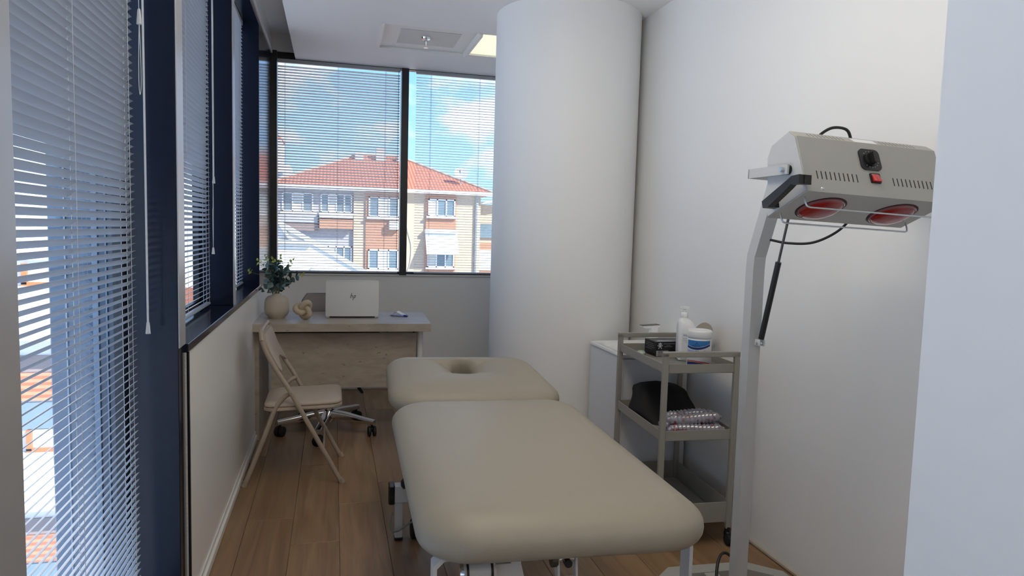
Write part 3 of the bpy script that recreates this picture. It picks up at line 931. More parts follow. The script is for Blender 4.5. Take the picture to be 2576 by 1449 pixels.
# long tubes: front feet up to the back rest, one bent tube each side joined over the top
TR = 0.0125
front = [(0.243, 0.0), (0.034, 0.40), (-0.037, 0.535), (-0.098, 0.635), (-0.145, 0.725), (-0.168, 0.792)]
for s in (-1, 1):
    pth = smooth_path([(a, yy(s), b) for a, b in front], 8)
    o = obj('front_leg', MB().tube(pth, TR, 10), 'chair_beige', fc)
    obj('foot_cap', MB().cyl((0.250, yy(s), 0.0), (0.236, yy(s), 0.027), 0.0142, 10), 'chair_beige', o)
    rear = smooth_path([(-0.262, yy(s) * 0.86, 0.0), (-0.155, yy(s) * 0.88, 0.28), (-0.105, yy(s) * 0.88, 0.415), (-0.06, yy(s) * 0.89, 0.48), (-0.018, yy(s) * 0.93, 0.505)], 8)
    o2 = obj('rear_leg', MB().tube(rear, TR, 10), 'chair_beige', fc)
    obj('foot_cap', MB().cyl((-0.266, yy(s) * 0.86, 0.0), (-0.256, yy(s) * 0.86, 0.027), 0.0142, 10), 'chair_beige', o2)
    obj('rivet', MB().lathe([(0.0, 0.003), (0.005, 0.002), (0.006, 0.0)], (-0.018, yy(s) + s * TR, 0.51), n=10, rot=Matrix.Rotation(-s * PI / 2, 3, 'X')), 'chair_beige', fc)
    obj('rivet', MB().lathe([(0.0, 0.003), (0.005, 0.002), (0.006, 0.0)], (0.03, yy(s) + s * TR, 0.41), n=10, rot=Matrix.Rotation(-s * PI / 2, 3, 'X')), 'chair_beige', fc)
obj('top_rail', MB().tube(smooth_path([(-0.168, -0.222, 0.79), (-0.174, -0.20, 0.826), (-0.176, -0.15, 0.838), (-0.176, 0.15, 0.838), (-0.174, 0.20, 0.826), (-0.168, 0.222, 0.79)], 8), TR, 10), 'chair_beige', fc)
obj('cross_bar', MB().cyl((0.145, -0.222, 0.19), (0.145, 0.222, 0.19), 0.006, 8), 'chair_beige', fc)
obj('cross_bar', MB().cyl((-0.21, -0.193, 0.14), (-0.21, 0.193, 0.14), 0.006, 8), 'chair_beige', fc)
# seat
st = MB(); rr = []
for d, z in ((0.012, 0.405), (0.0, 0.412), (0.0, 0.424), (0.004, 0.428)):
    rr.append([(px * 1.0 + 0.038, py, z + 0.02 * (px / 0.2) * 0.3) for px, py in rrect(0.205 - d, 0.203 - d, 0.06, 6, 3)])
obj('seat_pan', MB().rings(rr), 'chair_beige', fc)
rr = []
for d, z in ((0.006, 0.428), (0.0, 0.434), (0.0, 0.442), (0.008, 0.452), (0.04, 0.459), (0.1, 0.462)):
    rr.append([(px + 0.038, py, z + 0.02 * (px / 0.2) * 0.3) for px, py in rrect(0.203 - d, 0.201 - d, 0.058, 6, 3)])
obj('seat_cushion', MB().rings(rr), 'chair_pad', fc)
# back rest: pad with a concave lower edge, following the slope of the tubes
def back_at(z):
    for (a0, b0), (a1, b1) in zip(front[:-1], front[1:]):
        if b0 <= z <= b1: return a0 + (a1 - a0) * (z - b0) / (b1 - b0)
    return -0.168 - (z - 0.792) * 0.2
def back_panel(off, th, hw, ztop, inset):
    outline = []
    N_ = 14
    # top edge with rounded corners then concave bottom
    for px, pz in rrect(hw, 0.10, 0.055, 6, 3):
        outline.append((px, pz))
    res = []
    for px, pz in outline:
        z = ztop - 0.10 + pz
        if pz < 0:
            # stretch the lower part: sides hang lower than the middle
            f = min(1, -pz / 0.10)
            side = min(1.0, (abs(px) / hw)) ** 2.2
            z = ztop - 0.10 - f * (0.045 + 0.085 * side)
        res.append((px, z))
    A = [(back_at(z) + off, px, z) for px, z in res]
    B = [(back_at(z) + off + th, px, z) for px, z in res]
    Ai = [(back_at(z) + off, px * 0.0, (ztop - 0.10)) for px, z in res]
    mb = MB()
    def inner(k, dx):
        cz = ztop - 0.085
        return [(back_at(cz + (z - cz) * k) + off + dx - 0.006 * (1 - abs(px * k) / hw), px * k, cz + (z - cz) * k) for px, z in res]
    mb.rings([inner(0.3, 0), inner(0.9, 0), A, B, inner(0.93, th + 0.006), inner(0.6, th + 0.010), inner(0.3, th + 0.010)])
    return mb
obj('backrest', back_panel(-0.006, 0.010, 0.214, 0.828, 0.0), 'chair_beige', fc)
obj('back_cushion', back_panel(0.004, 0.014, 0.203, 0.818, 0.01), 'chair_pad', fc)

# ================================================================== socket on the left wall
sk = thing('wall_socket', 'white wall socket with a black plug low on the left wall', 'socket', (XL + 0.006, 4.86, 0.115))
obj('box', MB().box((0.0, -0.04, -0.04), (0.028, 0.04, 0.04), bev=0.005, seg=2), 'plastic_white', sk)
obj('plug_cord', MB().tube(smooth_path([(0.022, -0.045, 0.0), (0.018, -0.075, -0.02), (0.012, -0.10, -0.055), (0.017, -0.115, -0.11)], 6), 0.004, 6), 'cable_black', sk)

# ================================================================== massage table
TX, TY, TROT = 0.604, 2.12, math.radians(-1.3)
mt = thing('massage_table', 'beige upholstered massage table with a raised face-hole head section', 'massage table', (TX, TY, 0), TROT)
HWt = 0.388
def cushion(y0, y1, ztop, th, hole=None, rc=0.10, re=0.045, rh=0.10, rl=0.04):
    cy, hb_ = (y0 + y1) / 2, (y1 - y0) / 2
    R = []
    zb = ztop - th
    def ring(d, z):
        return [(px, py + cy, z) for px, py in rrect(HWt - d, hb_ - d, max(rc - d, 0.02), 10, 8)]
    R.append(ring(0.12, zb))
    R.append(ring(rl, zb))
    for k in range(1, 6):        # lower rounding
        a = PI / 2 * k / 5
        R.append(ring(rl * (1 - math.sin(a)), zb + rl * (1 - math.cos(a))))
    for k in range(1, 9):
        a = PI / 2 * k / 8
        R.append(ring(rh * (1 - math.cos(a)), ztop - re + (re - 0.006) * math.sin(a)))
    base = rrect(HWt - rh, hb_ - rh, max(rc - rh, 0.02), 10, 8)
    if hole is None:
        for k, dz in ((0.92, 0.0035), (0.8, 0.006), (0.55, 0.006), (0.25, 0.006)):
            R.append([(px * k, py * k + cy, ztop - 0.006 + dz) for px, py in base])
        return MB().rings(R)
    hx, hy, ha, hb2 = hole
    out = [(px, py + cy) for px, py in base]
    inner = []
    for px, py in out:
        ang = math.atan2((py - hy) / hb2, (px - hx) / ha)
        inner.append((hx + ha * math.cos(ang), hy + hb2 * math.sin(ang)))
    for t, dz in ((0.06, 0.003), (0.14, 0.005), (0.3, 0.006), (0.5, 0.004), (0.65, -0.001), (0.77, -0.009), (0.87, -0.020), (0.94, -0.032), (0.98, -0.045), (1.0, -0.06), (1.0, -th + 0.004)):
        R.append([(o_[0] + (i_[0] - o_[0]) * t, o_[1] + (i_[1] - o_[1]) * t, ztop - 0.006 + dz) for o_, i_ in zip(out, inner)])
    # close the underside round the hole
    R.append([(i_[0], i_[1], zb + 0.002) for i_ in inner])
    R2 = [[(o_[0] * 0 + (p[0]), p[1], p[2]) for o_, p in zip(out, R[0])]]
    mb = MB()
    mb.rings(R[0:], close_first=False, close_last=False)
    # bottom annulus
    n = len(inner)
    b0 = R[0]; b1 = R[-1]
    mb.add(b0 + b1, [[i, (i + 1) % n, n + (i + 1) % n, n + i] for i in range(n)], True)
    return mb
ZT = 0.705
mc = cushion(-0.585, 0.705, ZT, 0.118, rc=0.145, re=0.074, rh=0.12)
mc.v = [(x_, y_ - 0.045 * x_, z_) for x_, y_, z_ in mc.v]
obj('main_cushion', mc, 'vinyl', mt)
hd = cushion(0.0, 0.555, 0.0, 0.105, hole=(-0.005, 0.395, 0.052, 0.062), rc=0.125, re=0.062, rh=0.09)
hd.v = [(x_ * (1 - 0.16 * max(0, y_)) - 0.05 * max(0, y_), y_ - 0.045 * x_, z_) for x_, y_, z_ in hd.v]
HT = math.radians(8.5)
hd.xf(Matrix.Translation((0, 0.716, ZT)) @ Matrix.Rotation(HT, 4, 'X'))
obj('head_cushion', hd, 'vinyl', mt)
# steel under-frame
fr = MB()
for xx in (-0.26, 0.26):
    fr.box((xx - 0.02, -0.36, 0.555), (xx + 0.02, 0.62, 0.60), bev=0.004)
for y_ in (-0.36, -0.02, 0.58):
    fr.box((-0.26, y_ - 0.02, 0.555), (0.26, y_ + 0.02, 0.60), bev=0.004)
obj('top_frame', fr, 'white_metal', mt)
hf = MB()
for xx in (-0.24, 0.24):
    hf.box((xx - 0.018, 0.02, -0.145), (xx + 0.018, 0.42, -0.107), bev=0.004)
hf.box((-0.24, 0.02, -0.145), (0.24, 0.06, -0.107))
hf.xf(Matrix.Translation((0, 0.716, ZT)) @ Matrix.Rotation(HT, 4, 'X'))
obj('head_frame', hf, 'white_metal', mt)
for xx, s in ((-0.345, -1), (0.352, 1)):
    # flat bar legs that bend out from under the front of the cushion
    bar = [(xx - s * 0.13, 0.590), (xx - s * 0.02, 0.590), (xx + s * 0.004, 0.565), (xx + s * 0.004, 0.03), (xx - s * 0.006, 0.03), (xx - s * 0.006, 0.56), (xx - s * 0.024, 0.578), (xx - s * 0.13, 0.578)]
    lg = obj('front_leg', MB().prism(bar, -0.50, -0.45, axis='y'), 'white_metal', mt)
    obj('foot_pad', MB().box((xx - 0.022, -0.505, 0.0), (xx + 0.022, -0.445, 0.032), bev=0.005), 'black_rubber', lg)
obj('front_beam', MB().box((-0.30, -0.53, 0.045), (0.30, -0.49, 0.085), bev=0.004), 'white_metal', mt)
# lifting arms
for xx in (-0.17, -0.10):
    obj('lift_arm', MB().prism([(-0.50, 0.56), (-0.44, 0.56), (0.62, 0.18), (0.56, 0.18)], xx - 0.02, xx + 0.02, axis='x'), 'white_metal', mt)
AY_ = -0.43
obj('gusset_plate', MB().prism([(-0.185, 0.56), (-0.115, 0.56), (0.0, 0.08), (-0.105, 0.08)], AY_, AY_ + 0.02, axis='y'), 'white_metal', mt)
act = obj('actuator', MB().cyl((-0.262, AY_, 0.512), (-0.178, AY_, 0.512), 0.028, 20), 'white_metal', mt)
obj('end_cap', MB().lathe([(0.0, 0.012), (0.020, 0.010), (0.026, 0.0), (0.026, -0.008)], (-0.262, AY_, 0.512), n=20, rot=Matrix.Rotation(-PI / 2, 3, 'Y')), 'chrome', act)
obj('band', MB().cyl((-0.192, AY_, 0.512), (-0.186, AY_, 0.512), 0.031, 20), 'black_plastic', act)
obj('band', MB().cyl((-0.256, AY_, 0.512), (-0.250, AY_, 0.512), 0.031, 20), 'black_plastic', act)
obj('mounting_plate', MB().prism([(-0.245, 0.490), (-0.195, 0.490), (-0.200, 0.465), (-0.236, 0.465)], AY_ - 0.025, AY_ - 0.01, axis='y'), 'white_metal', act)
BX, BY = -0.045, 0.095
for k, xx in enumerate((0.035, 0.085)):
    pl2 = obj('bracket_plate', MB().prism([(BY - 0.50, 0.56), (BY - 0.545, 0.56), (BY - 0.56, 0.475), (BY - 0.545, 0.468), (BY - 0.50, 0.54)], BX + xx - 0.003, BX + xx + 0.003, axis='x'), 'white_metal', mt)
    if k == 0: bko = pl2
obj('bolt', MB().cyl((BX + 0.018, BY - 0.535, 0.530), (BX + 0.034, BY - 0.535, 0.530), 0.020, 14), 'steel_dark', bko)
obj('pin', MB().cyl((BX + 0.030, BY - 0.535, 0.532), (BX + 0.09, BY - 0.535, 0.532), 0.011, 12), 'chrome', bko)
obj('knob', MB().cyl((BX + 0.060, BY - 0.56, 0.526), (BX + 0.060, BY - 0.545, 0.526), 0.011, 12), 'black_plastic', bko)
obj('spacer', MB().cyl((BX + 0.035, BY - 0.553, 0.486), (BX + 0.085, BY - 0.553, 0.486), 0.004, 8), 'white_metal', bko)
obj('rubber_stop', MB().box((0.235, -0.56, 0.584), (0.275, -0.53, 0.594), bev=0.003), 'black_rubber', mt)
# rear base: cross beam, feet, pedal, wheels
rb = obj('base_beam', MB().box((-0.362, 0.875, 0.175), (0.30, 0.925, 0.255), bev=0.004), 'white_metal', mt)
for s in (-1, 1):
    obj('beam_cap', MB().box((-0.031 + s * 0.334 - 0.014, 0.870, 0.170), (-0.031 + s * 0.334 + 0.014, 0.930, 0.260), bev=0.006), 'black_plastic', rb)
    lg = obj('base_leg', MB().box((s * 0.332 - 0.017, 0.882, 0.012), (s * 0.332 + 0.017, 0.918, 0.19), bev=0.003), 'white_metal', mt)
    obj('foot_pad', MB().box((s * 0.332 - 0.019, 0.880, 0.0), (s * 0.332 + 0.019, 0.920, 0.016), bev=0.004), 'black_rubber', lg)
    cs = obj('caster', MB().box((s * 0.255 - 0.012, 0.89, 0.06), (s * 0.255 + 0.012, 0.915, 0.19), bev=0.003), 'white_metal', mt)
    obj('caster_wheel', MB().tube([(s * 0.255 - 0.024, 0.90, 0.045), (s * 0.255 - 0.018, 0.90, 0.045), (s * 0.255 + 0.018, 0.90, 0.045), (s * 0.255 + 0.024, 0.90, 0.045)], [0.036, 0.045, 0.045, 0.036], 20), 'black_rubber', cs)
obj('foot_pedal', MB().tube([(-0.325, 0.885, 0.262), (-0.315, 0.885, 0.262), (-0.19, 0.885, 0.262), (-0.18, 0.885, 0.262)], [0.012, 0.024, 0.024, 0.012], 14), 'black_rubber', mt)
obj('rail', MB().box((-0.28, 0.86, 0.195), (-0.26, 0.874, 0.235)), 'black_plastic', mt)
hose = []
for i in range(60):
    t = i / 59
    hose.append((-0.300 + 0.05 * t, 0.90 + 0.04 * t, 0.28 + 0.22 * t))
obj('ribbed_hose', MB().tube(hose, [0.0095 if (i // 2) % 2 == 0 else 0.0070 for i in range(60)], 10), 'cable_grey', mt)
obj('power_cord', MB().tube(smooth_path([(-0.24, 0.88, 0.10), (-0.29, 0.86, 0.085), (-0.34, 0.86, 0.055), (-0.367, 0.87, 0.06), (-0.369, 0.88, 0.10), (-0.360, 0.89, 0.13)], 8), 0.0045, 6), 'cable_grey', mt)
obj('floor_cord', MB().tube(smooth_path([(-0.32, -0.30, 0.40), (-0.27, -0.38, 0.44), (-0.22, -0.41, 0.475)], 8), 0.005, 6), 'cable_grey', mt)

# ================================================================== washbasin cabinet
cab = thing('washbasin_cabinet', 'white washbasin cabinet between the column and the trolley', 'cabinet', (1.665, 3.535, 0))
obj('body', MB().box((-0.193, -0.220, 0.0), (0.195, 0.225, 0.69)).box((-0.193, -0.220, 0.69), (-0.178, 0.225, 0.75)).box((0.18, -0.220, 0.69), (0.195, 0.225, 0.75)).box((-0.178, -0.220, 0.69), (0.18, -0.205, 0.75)).box((-0.178, 0.21, 0.69), (0.18, 0.225, 0.75)), 'cabinet_white', cab)
obj('door', MB().box((-0.190, -0.2365, 0.05), (0.150, -0.2205, 0.745), bev=0.002), 'cabinet_white', cab)
bsn = []
for d, z in ((0.01, 0.750), (0.0, 0.754), (0.0, 0.768), (0.003, 0.771), (0.012, 0.771), (0.016, 0.768)):
    bsn.append([(px, py - 0.004, z) for px, py in rrect(0.199 - d, 0.236 - d, 0.012, 4, 4)])
for k, z in ((0.86, 0.768), (0.82, 0.765), (0.78, 0.745), (0.70, 0.715), (0.5, 0.706), (0.2, 0.704)):
    bsn.append([(px - 0.012, py - 0.004, z) for px, py in rrect(0.18 * k, 0.215 * k, 0.06 * k, 4, 4)])
obj('basin', MB().rings(bsn), 'ceramic_white', cab)
tap = thing('tap', 'white basin tap with a flat dark-topped lever on the washbasin', 'tap', (1.800, 3.62, 0.7712))
obj('body', MB().lathe([(0.034, 0.0), (0.0335, 0.004), (0.031, 0.008), (0.031, 0.092), (0.029, 0.098), (0.0, 0.099)], n=28), 'ceramic_white', tap)
spt = MB().prism([(-0.075, 0.098), (-0.078, 0.107), (0.028, 0.112), (0.030, 0.100), (-0.02, 0.092), (-0.06, 0.094)], -0.022, 0.022, axis='y')
obj('spout', spt, 'ceramic_white', tap)
obj('lever_top', MB().prism([(-0.079, 0.1075), (0.029, 0.1125), (0.029, 0.1150), (-0.079, 0.1095)], -0.023, 0.023, axis='y'), 'steel_dark', tap)

# ================================================================== trolley
TRX, TRY = 1.600, 2.985
tr = thing('trolley', 'taupe three-tier metal trolley on casters beside the massage table', 'trolley', (TRX, TRY, 0), math.radians(-3.4))
LX, LY_ = 0.170, 0.284
t2 = 0.0125
for sx in (-1, 1):
    for sy in (-1, 1):
        cx_, cy_ = sx * LX, sy * LY_
        lg = obj('leg', MB().box((cx_ - t2, cy_ - t2 * 0.8, 0.075), (cx_ + t2, cy_ + t2 * 0.8, 0.885), bev=0.002), 'trolley', tr)
        cs = obj('caster', MB().cyl((cx_, cy_, 0.055), (cx_, cy_, 0.082), 0.013, 12).box((cx_ - 0.013, cy_ - 0.02, 0.035), (cx_ + 0.013, cy_ + 0.016, 0.062), bev=0.006), 'black_plastic', lg)
        wm = MB().tube([(cx_ - 0.014, cy_ - 0.012, 0.026), (cx_ - 0.010, cy_ - 0.012, 0.026), (cx_ + 0.010, cy_ - 0.012, 0.026), (cx_ + 0.014, cy_ - 0.012, 0.026)], [0.020, 0.026, 0.026, 0.020], 18)
        obj('caster_wheel', wm, 'black_rubber', lg)
for sy in (-1, 1):
    obj('handle', MB().box((-LX - t2, sy * LY_ - t2 * 0.8, 0.868), (LX + t2, sy * LY_ + t2 * 0.8, 0.892), bev=0.002), 'trolley', tr)
def tray(z0, z1, floor_mat, nm):
    a, b = LX - t2 + 0.002, LY_ - t2 * 0.8
    th = 0.004
    f = obj(nm, MB().box((-a, -b, z0), (a, b, z0 + 0.004)), floor_mat, tr)
    for nm2, A, B in (('rim', (-a - 0.016, -b, z0), (-a - 0.016 + th, b, z1)), ('rim', (a + 0.012, -b, z0), (a + 0.012 + th, b, z1)),
                      ('rim', (-a, -b - 0.012, z0), (a, -b - 0.012 + th, z1)), ('rim', (-a, b + 0.008, z0), (a, b + 0.008 + th, z1))):
        obj(nm2, MB().box(A, B, bev=0.0012), 'trolley', f)
    obj('base_plate', MB().box((-a - 0.014, -b - 0.010, z0 - 0.002), (a + 0.014, b + 0.010, z0 + 0.001)), 'trolley', f)
tray(0.797, 0.836, 'tray_ribbed', 'top_shelf')
tray(0.492, 0.537, 'trolley', 'middle_shelf')
tray(0.107, 0.200, 'trolley', 'bottom_shelf')
ZS1, ZS2 = 0.8012, 0.4962

# ---- things on the top shelf
def wrap(mb, R, th0=0.0, z0=0.0, lift=0.0):
    """bend flat lettering (x,y) onto a cylinder of radius R, centre angle th0 (0 = -y direction)"""
    vs = []
    for x_, y_, z_ in mb.v:
        a = th0 + x_ / R
        r_ = R + lift
        vs.append((r_ * math.sin(a), -r_ * math.cos(a), z0 + y_))
    mb.v = vs
    return mb
def patch(R, a0, a1, zlo, zhi, lift, n=24):
    vs, fs = [], []
    for i in range(n + 1):
        t = i / n
        a = a0 + (a1 - a0) * t
        r_ = R + lift
        vs += [(r_ * math.sin(a), -r_ * math.cos(a), zlo(t)), (r_ * math.sin(a), -r_ * math.cos(a), zhi(t))]
    for i in range(n):
        fs.append([2 * i, 2 * i + 2, 2 * i + 3, 2 * i + 1])
    return MB().add(vs, fs, True)
jar = thing('cream_jar', 'tall white jar with a blue banded label at the front of the trolley', 'jar', (1.622, 2.795, ZS1), math.radians(-28))
JR = 0.0545
jo = obj('jar_body', MB().lathe([(0.0, 0.0), (JR - 0.005, 0.0), (JR, 0.005), (JR, 0.130), (JR - 0.001, 0.134), (JR - 0.005, 0.138), (JR - 0.005, 0.142), (0.0, 0.142)], n=48), 'plastic_white', jar)
cap = MB().lathe([(JR - 0.001, 0.141), (JR + 0.001, 0.143), (JR + 0.001, 0.170), (JR - 0.002, 0.174), (JR - 0.008, 0.1755), (JR - 0.010, 0.174), (0.0, 0.174)], n=72)
lidj = obj('lid', cap, 'plastic_white', jar)
rd = MB()
for k in range(72):
    a = 2 * PI * k / 72
    rd.box((-0.0007, -0.0006, -0.011), (0.0007, 0.0006, 0.011), rot=None)
    off = len(rd.v) - 8
    mtx = Matrix.Translation(((JR + 0.001) * math.cos(a), (JR + 0.001) * math.sin(a), 0.156)) @ Matrix.Rotation(a, 4, 'Z')
    for i in range(off, len(rd.v)):
        rd.v[i] = tuple(mtx @ Vector(rd.v[i]))
ro = obj('lid_ridges', rd, 'plastic_white', lidj); ro['kind'] = 'stuff'
A0, A1 = -1.15, 0.98
wave = lambda t: 0.098 - 0.010 * math.sin(PI * (t * 1.1 + 0.05)) + 0.004 * t
obj('label_band', patch(JR, A0, A1, wave, lambda t: 0.131, 0.0004), 'label_cyan', jo)
obj('label_band', patch(JR, A0, A1, wave, lambda t: wave(t) + 0.010, 0.0006), 'label_navy', jo)
obj('label_stripe', patch(JR, A0, A1, lambda t: wave(t) + 0.0100, lambda t: wave(t) + 0.0115, 0.0007), 'ink_white', jo)
obj('label_patch', patch(JR, A0, A0 + 0.95, lambda t: 0.070, lambda t: 0.087 - 0.002 * t, 0.0004), 'label_lilac', jo)
w2 = lambda t: 0.034 - 0.012 * max(0.0, (t - 0.35)) + 0.004 * math.sin(PI * t)
obj('label_band', patch(JR, A0, A1, lambda t: 0.006, lambda t: w2(t) - 0.004, 0.0004), 'label_navy', jo)
obj('label_stripe', patch(JR, A0, A1, lambda t: w2(t) - 0.004, lambda t: w2(t) - 0.0015, 0.0006), 'label_yellow', jo)
obj('label_stripe', patch(JR, A0, A1, lambda t: w2(t) - 0.0015, lambda t: w2(t) + 0.0025, 0.0006), 'label_pink', jo)
obj('barcode_patch', patch(JR, 0.42, 0.86, lambda t: 0.009, lambda t: 0.020, 0.0008), 'ink_white', jo)
bc = MB()
for k in range(11):
    a = 0.46 + 0.036 * k
    p_ = patch(JR, a, a + (0.012 if k % 3 else 0.022), lambda t: 0.011, lambda t: 0.0185, 0.0010, n=1)
    bc.add(p_.v, p_.f)
o = obj('barcode', bc, 'ink_black', jo); o['kind'] = 'stuff'
obj('lettering', wrap(text_mesh('Vaseline', 0.0185, 'CENTER', 0.0002), JR, 0.27, 0.0745, 0.0006), 'ink_blue', jo)
obj('lettering', wrap(text_mesh('AQUA', 0.0125, 'CENTER', 0.0002), JR, -0.28, 0.1025, 0.0008), 'label_navy', jo)
tri = MB()
for seg in (((-0.008, 0.0), (0.001, 0.011)), ((0.001, 0.011), (0.009, 0.0)), ((-0.003, 0.0), (0.003, 0.008))):
    (xa, ya), (xb, yb) = seg
    tri.add([(xa, ya, 0), (xa + 0.0022, ya, 0), (xb + 0.0022, yb, 0), (xb, yb, 0)], [[0, 1, 2, 3]])
obj('emblem', wrap(tri, JR, -0.26, 0.1125, 0.0008), 'label_navy', jo)
obj('lettering', wrap(text_mesh('2000 ml', 0.0075, 'LEFT'), JR, 0.08, 0.0165, 0.0008), 'label_red', jo)

# pump bottle
pb = thing('pump_bottle', 'white pump bottle with a green label on the trolley behind the jar', 'bottle', (1.662, 2.985, ZS1), math.radians(-18))
pr = []
for z, hw, hd_, cx_ in ((0.0, 0.040, 0.040, 0.0), (0.004, 0.045, 0.045, 0.0), (0.02, 0.046, 0.046, 0.0), (0.12, 0.046, 0.046, 0.0), (0.155, 0.043, 0.042, -0.003), (0.18, 0.037, 0.032, -0.008), (0.198, 0.026, 0.024, -0.015), (0.202, 0.018, 0.018, -0.016), (0.206, 0.0165, 0.0165, -0.016)):
    pr.append([(px + cx_, py, z) for px, py in rrect(hw, hd_, min(hw, hd_) * (0.45 if z < 0.16 else 0.75), 5, 3)])
pbo = obj('bottle_body', MB().rings(pr), 'plastic_white', pb)
obj('collar', MB().lathe([(0.017, 0.205), (0.018, 0.207), (0.018, 0.228), (0.0145, 0.232), (0.0, 0.232)], (-0.016, 0, 0), n=24), 'ceramic_white', pb)
pmp = obj('pump_stem', MB().cyl((-0.016, 0, 0.23), (-0.016, 0, 0.250), 0.0055, 12), 'ceramic_white', pb)
obj('pump_head', MB().prism([(-0.036, 0.249), (-0.036, 0.254), (-0.022, 0.2585), (0.004, 0.2575), (0.004, 0.252), (-0.006, 0.249)], -0.010, 0.010, axis='y'), 'ceramic_white', pmp)
obj('label_patch', MB().add([(-0.030, -0.0466, 0.03), (0.026, -0.0466, 0.03), (0.026, -0.0466, 0.135), (-0.030, -0.0466, 0.135)], [[0, 1, 2, 3]]), 'plastic_white', pbo)
obj('label_leaf', MB().add([(-0.006, -0.0470, 0.03), (0.026, -0.0470, 0.03), (0.026, -0.0470, 0.125), (0.020, -0.0470, 0.105), (0.004, -0.0470, 0.070), (-0.006, -0.0470, 0.05)], [[0, 1, 2, 3, 4, 5]]), 'label_green', pbo)
for i, (tx, z_, sz) in enumerate((('AQUA', 0.122, 0.011), ('ANTISEPTIK', 0.108, 0.0062), ('EL DEZENFEKTANI', 0.099, 0.0045), ('JEL', 0.091, 0.0062))):
    mb = text_mesh(tx, sz, 'CENTER')
    mb.v = [(a - 0.009, -0.0474, b + z_) for a, b, c_ in mb.v]
    obj('lettering', mb, 'ink_blue' if i == 0 else 'ink_grey', pbo)

# glove box
gb = thing('glove_box', 'black box of nitrile gloves lying on the trolley top shelf', 'box', (1.634, 3.135, ZS1), math.radians(2))
GW, GD, GH = 0.090, 0.060, 0.074
go = obj('carton', MB().box((-GW, -GD, 0), (GW, GD, GH), bev=0.001), 'box_black', gb)
yf = -GD - 0.0004
obj('label_patch', MB().add([(-GW + 0.002, yf, 0.002), (-0.012, yf, 0.002), (-0.020, yf, 0.030), (-GW + 0.002, yf, 0.030)], [[0, 1, 2, 3]]), 'box_label', go)
obj('label_patch', MB().add([(-GW + 0.006, -GD + 0.012, GH + 0.0005), (0.02, -GD + 0.006, GH + 0.0005), (-0.004, -GD + 0.034, GH + 0.0005), (-GW + 0.03, -GD + 0.044, GH + 0.0005)], [[0, 1, 2, 3]]), 'box_label', go)
def face_text(tx, sz, x_, z_, m_, bold=0.0):
    mb = text_mesh(tx, sz, 'LEFT', bold)
    mb.v = [(a + x_, yf - 0.0004, b + z_) for a, b, c_ in mb.v]
    obj('lettering', mb, m_, go)
face_text('SİYAH NİTRİL', 0.0135, -GW + 0.012, 0.0185, 'ink_black', 0.0003)
face_text('ELDİVEN', 0.0105, -GW + 0.012, 0.0085, 'ink_black')
face_text('PUDRASIZ MUAYENE ELDİVENİ', 0.0042, -GW + 0.012, 0.0038, 'ink_black')
face_text('NITRILE EXAMINATION GLOVES', 0.0045, -GW + 0.040, 0.062, 'ink_white')
face_text('POWDER FREE', 0.0036, -GW + 0.055, 0.054, 'ink_white')
face_text('DISPOSABLE  NON STERILE', 0.0036, -GW + 0.045, 0.048, 'ink_white')
for i, s_ in enumerate(('Pudrasız', 'Non steril', 'Lateks içermez', 'Tek kullanımlık')):
    face_text(s_, 0.0055, 0.030, 0.062 - 0.010 * i, 'ink_white')
fig = MB()
fx, fz = -GW + 0.022, 0.053
for (xa, za), (xb, zb), w in (((-0.009, 0.013), (0.009, -0.014), 0.0034), ((0.009, 0.013), (-0.009, -0.014), 0.0034), ((-0.012, 0.0), (0.012, 0.0), 0.003), ((-0.012, 0.0), (-0.012, 0.005), 0.003), ((0.012, 0.0), (0.012, 0.005), 0.003)):
    d = Vector((xb - xa, zb - za)).normalized(); n_ = Vector((-d.y, d.x)) * w / 2
    fig.add([(fx + xa + n_.x, yf - 0.0004, fz + za + n_.y), (fx + xb + n_.x, yf - 0.0004, fz + zb + n_.y), (fx + xb - n_.x, yf - 0.0004, fz + zb - n_.y), (fx + xa - n_.x, yf - 0.0004, fz + za - n_.y)], [[0, 1, 2, 3]])
fig.add([(fx + 0.0042 * math.cos(2 * PI * k / 12), yf - 0.0004, fz + 0.012 + 0.0042 * math.sin(2 * PI * k / 12)) for k in range(12)], [list(range(12))])
obj('emblem', fig, 'ink_white', go, 'white figure emblem')
side = MB()
for i, (ya, yb) in enumerate(((-0.03, 0.035), (-0.04, 0.045), (-0.045, 0.03), (-0.02, 0.045))):
    z_ = 0.058 - 0.009 * i
    side.add([(-GW - 0.0005, ya, z_), (-GW - 0.0005, yb, z_), (-GW - 0.0005, yb, z_ + 0.0022), (-GW - 0.0005, ya, z_ + 0.0022)], [[0, 1, 2, 3]])
o = obj('printed_lines', side, 'ink_grey', go); o['kind'] = 'stuff'
mint = tag(obj('soap_bar', MB().rings([[(px, py, z) for px, py in rrect(0.030 - d, 0.020 - d, 0.016, 5, 2)] for d, z in ((0.004, 0.0), (0.0, 0.004), (0.0, 0.010), (0.005, 0.015), (0.012, 0.0165))]), 'mint_soap'),
           'pale green soap bar beside the black glove box', 'soap')
mint.location = (1.505, 3.15, ZS1); mint.rotation_euler = (0, 0, 1.2)
pad = thing('round_paddle', 'round beige paddle leaning on the wall behind the white jar', 'paddle', (1.740, 3.04, ZS1), math.radians(104))
PT = Matrix.Rotation(math.radians(23), 4, 'X')
m_ = MB().prism([(0.060 * math.cos(2 * PI * k / 40), 0.115 + 0.068 * math.sin(2 * PI * k / 40)) for k in range(40)], -0.006, 0.006, axis='y').xf(PT)
obj('blade', m_, 'paddle', pad)
obj('handle', MB().prism(rrect(0.016, 0.030, 0.012, 4, 2, 0, 0.0305), -0.006, 0.006, axis='y').xf(PT), 'paddle', pad)

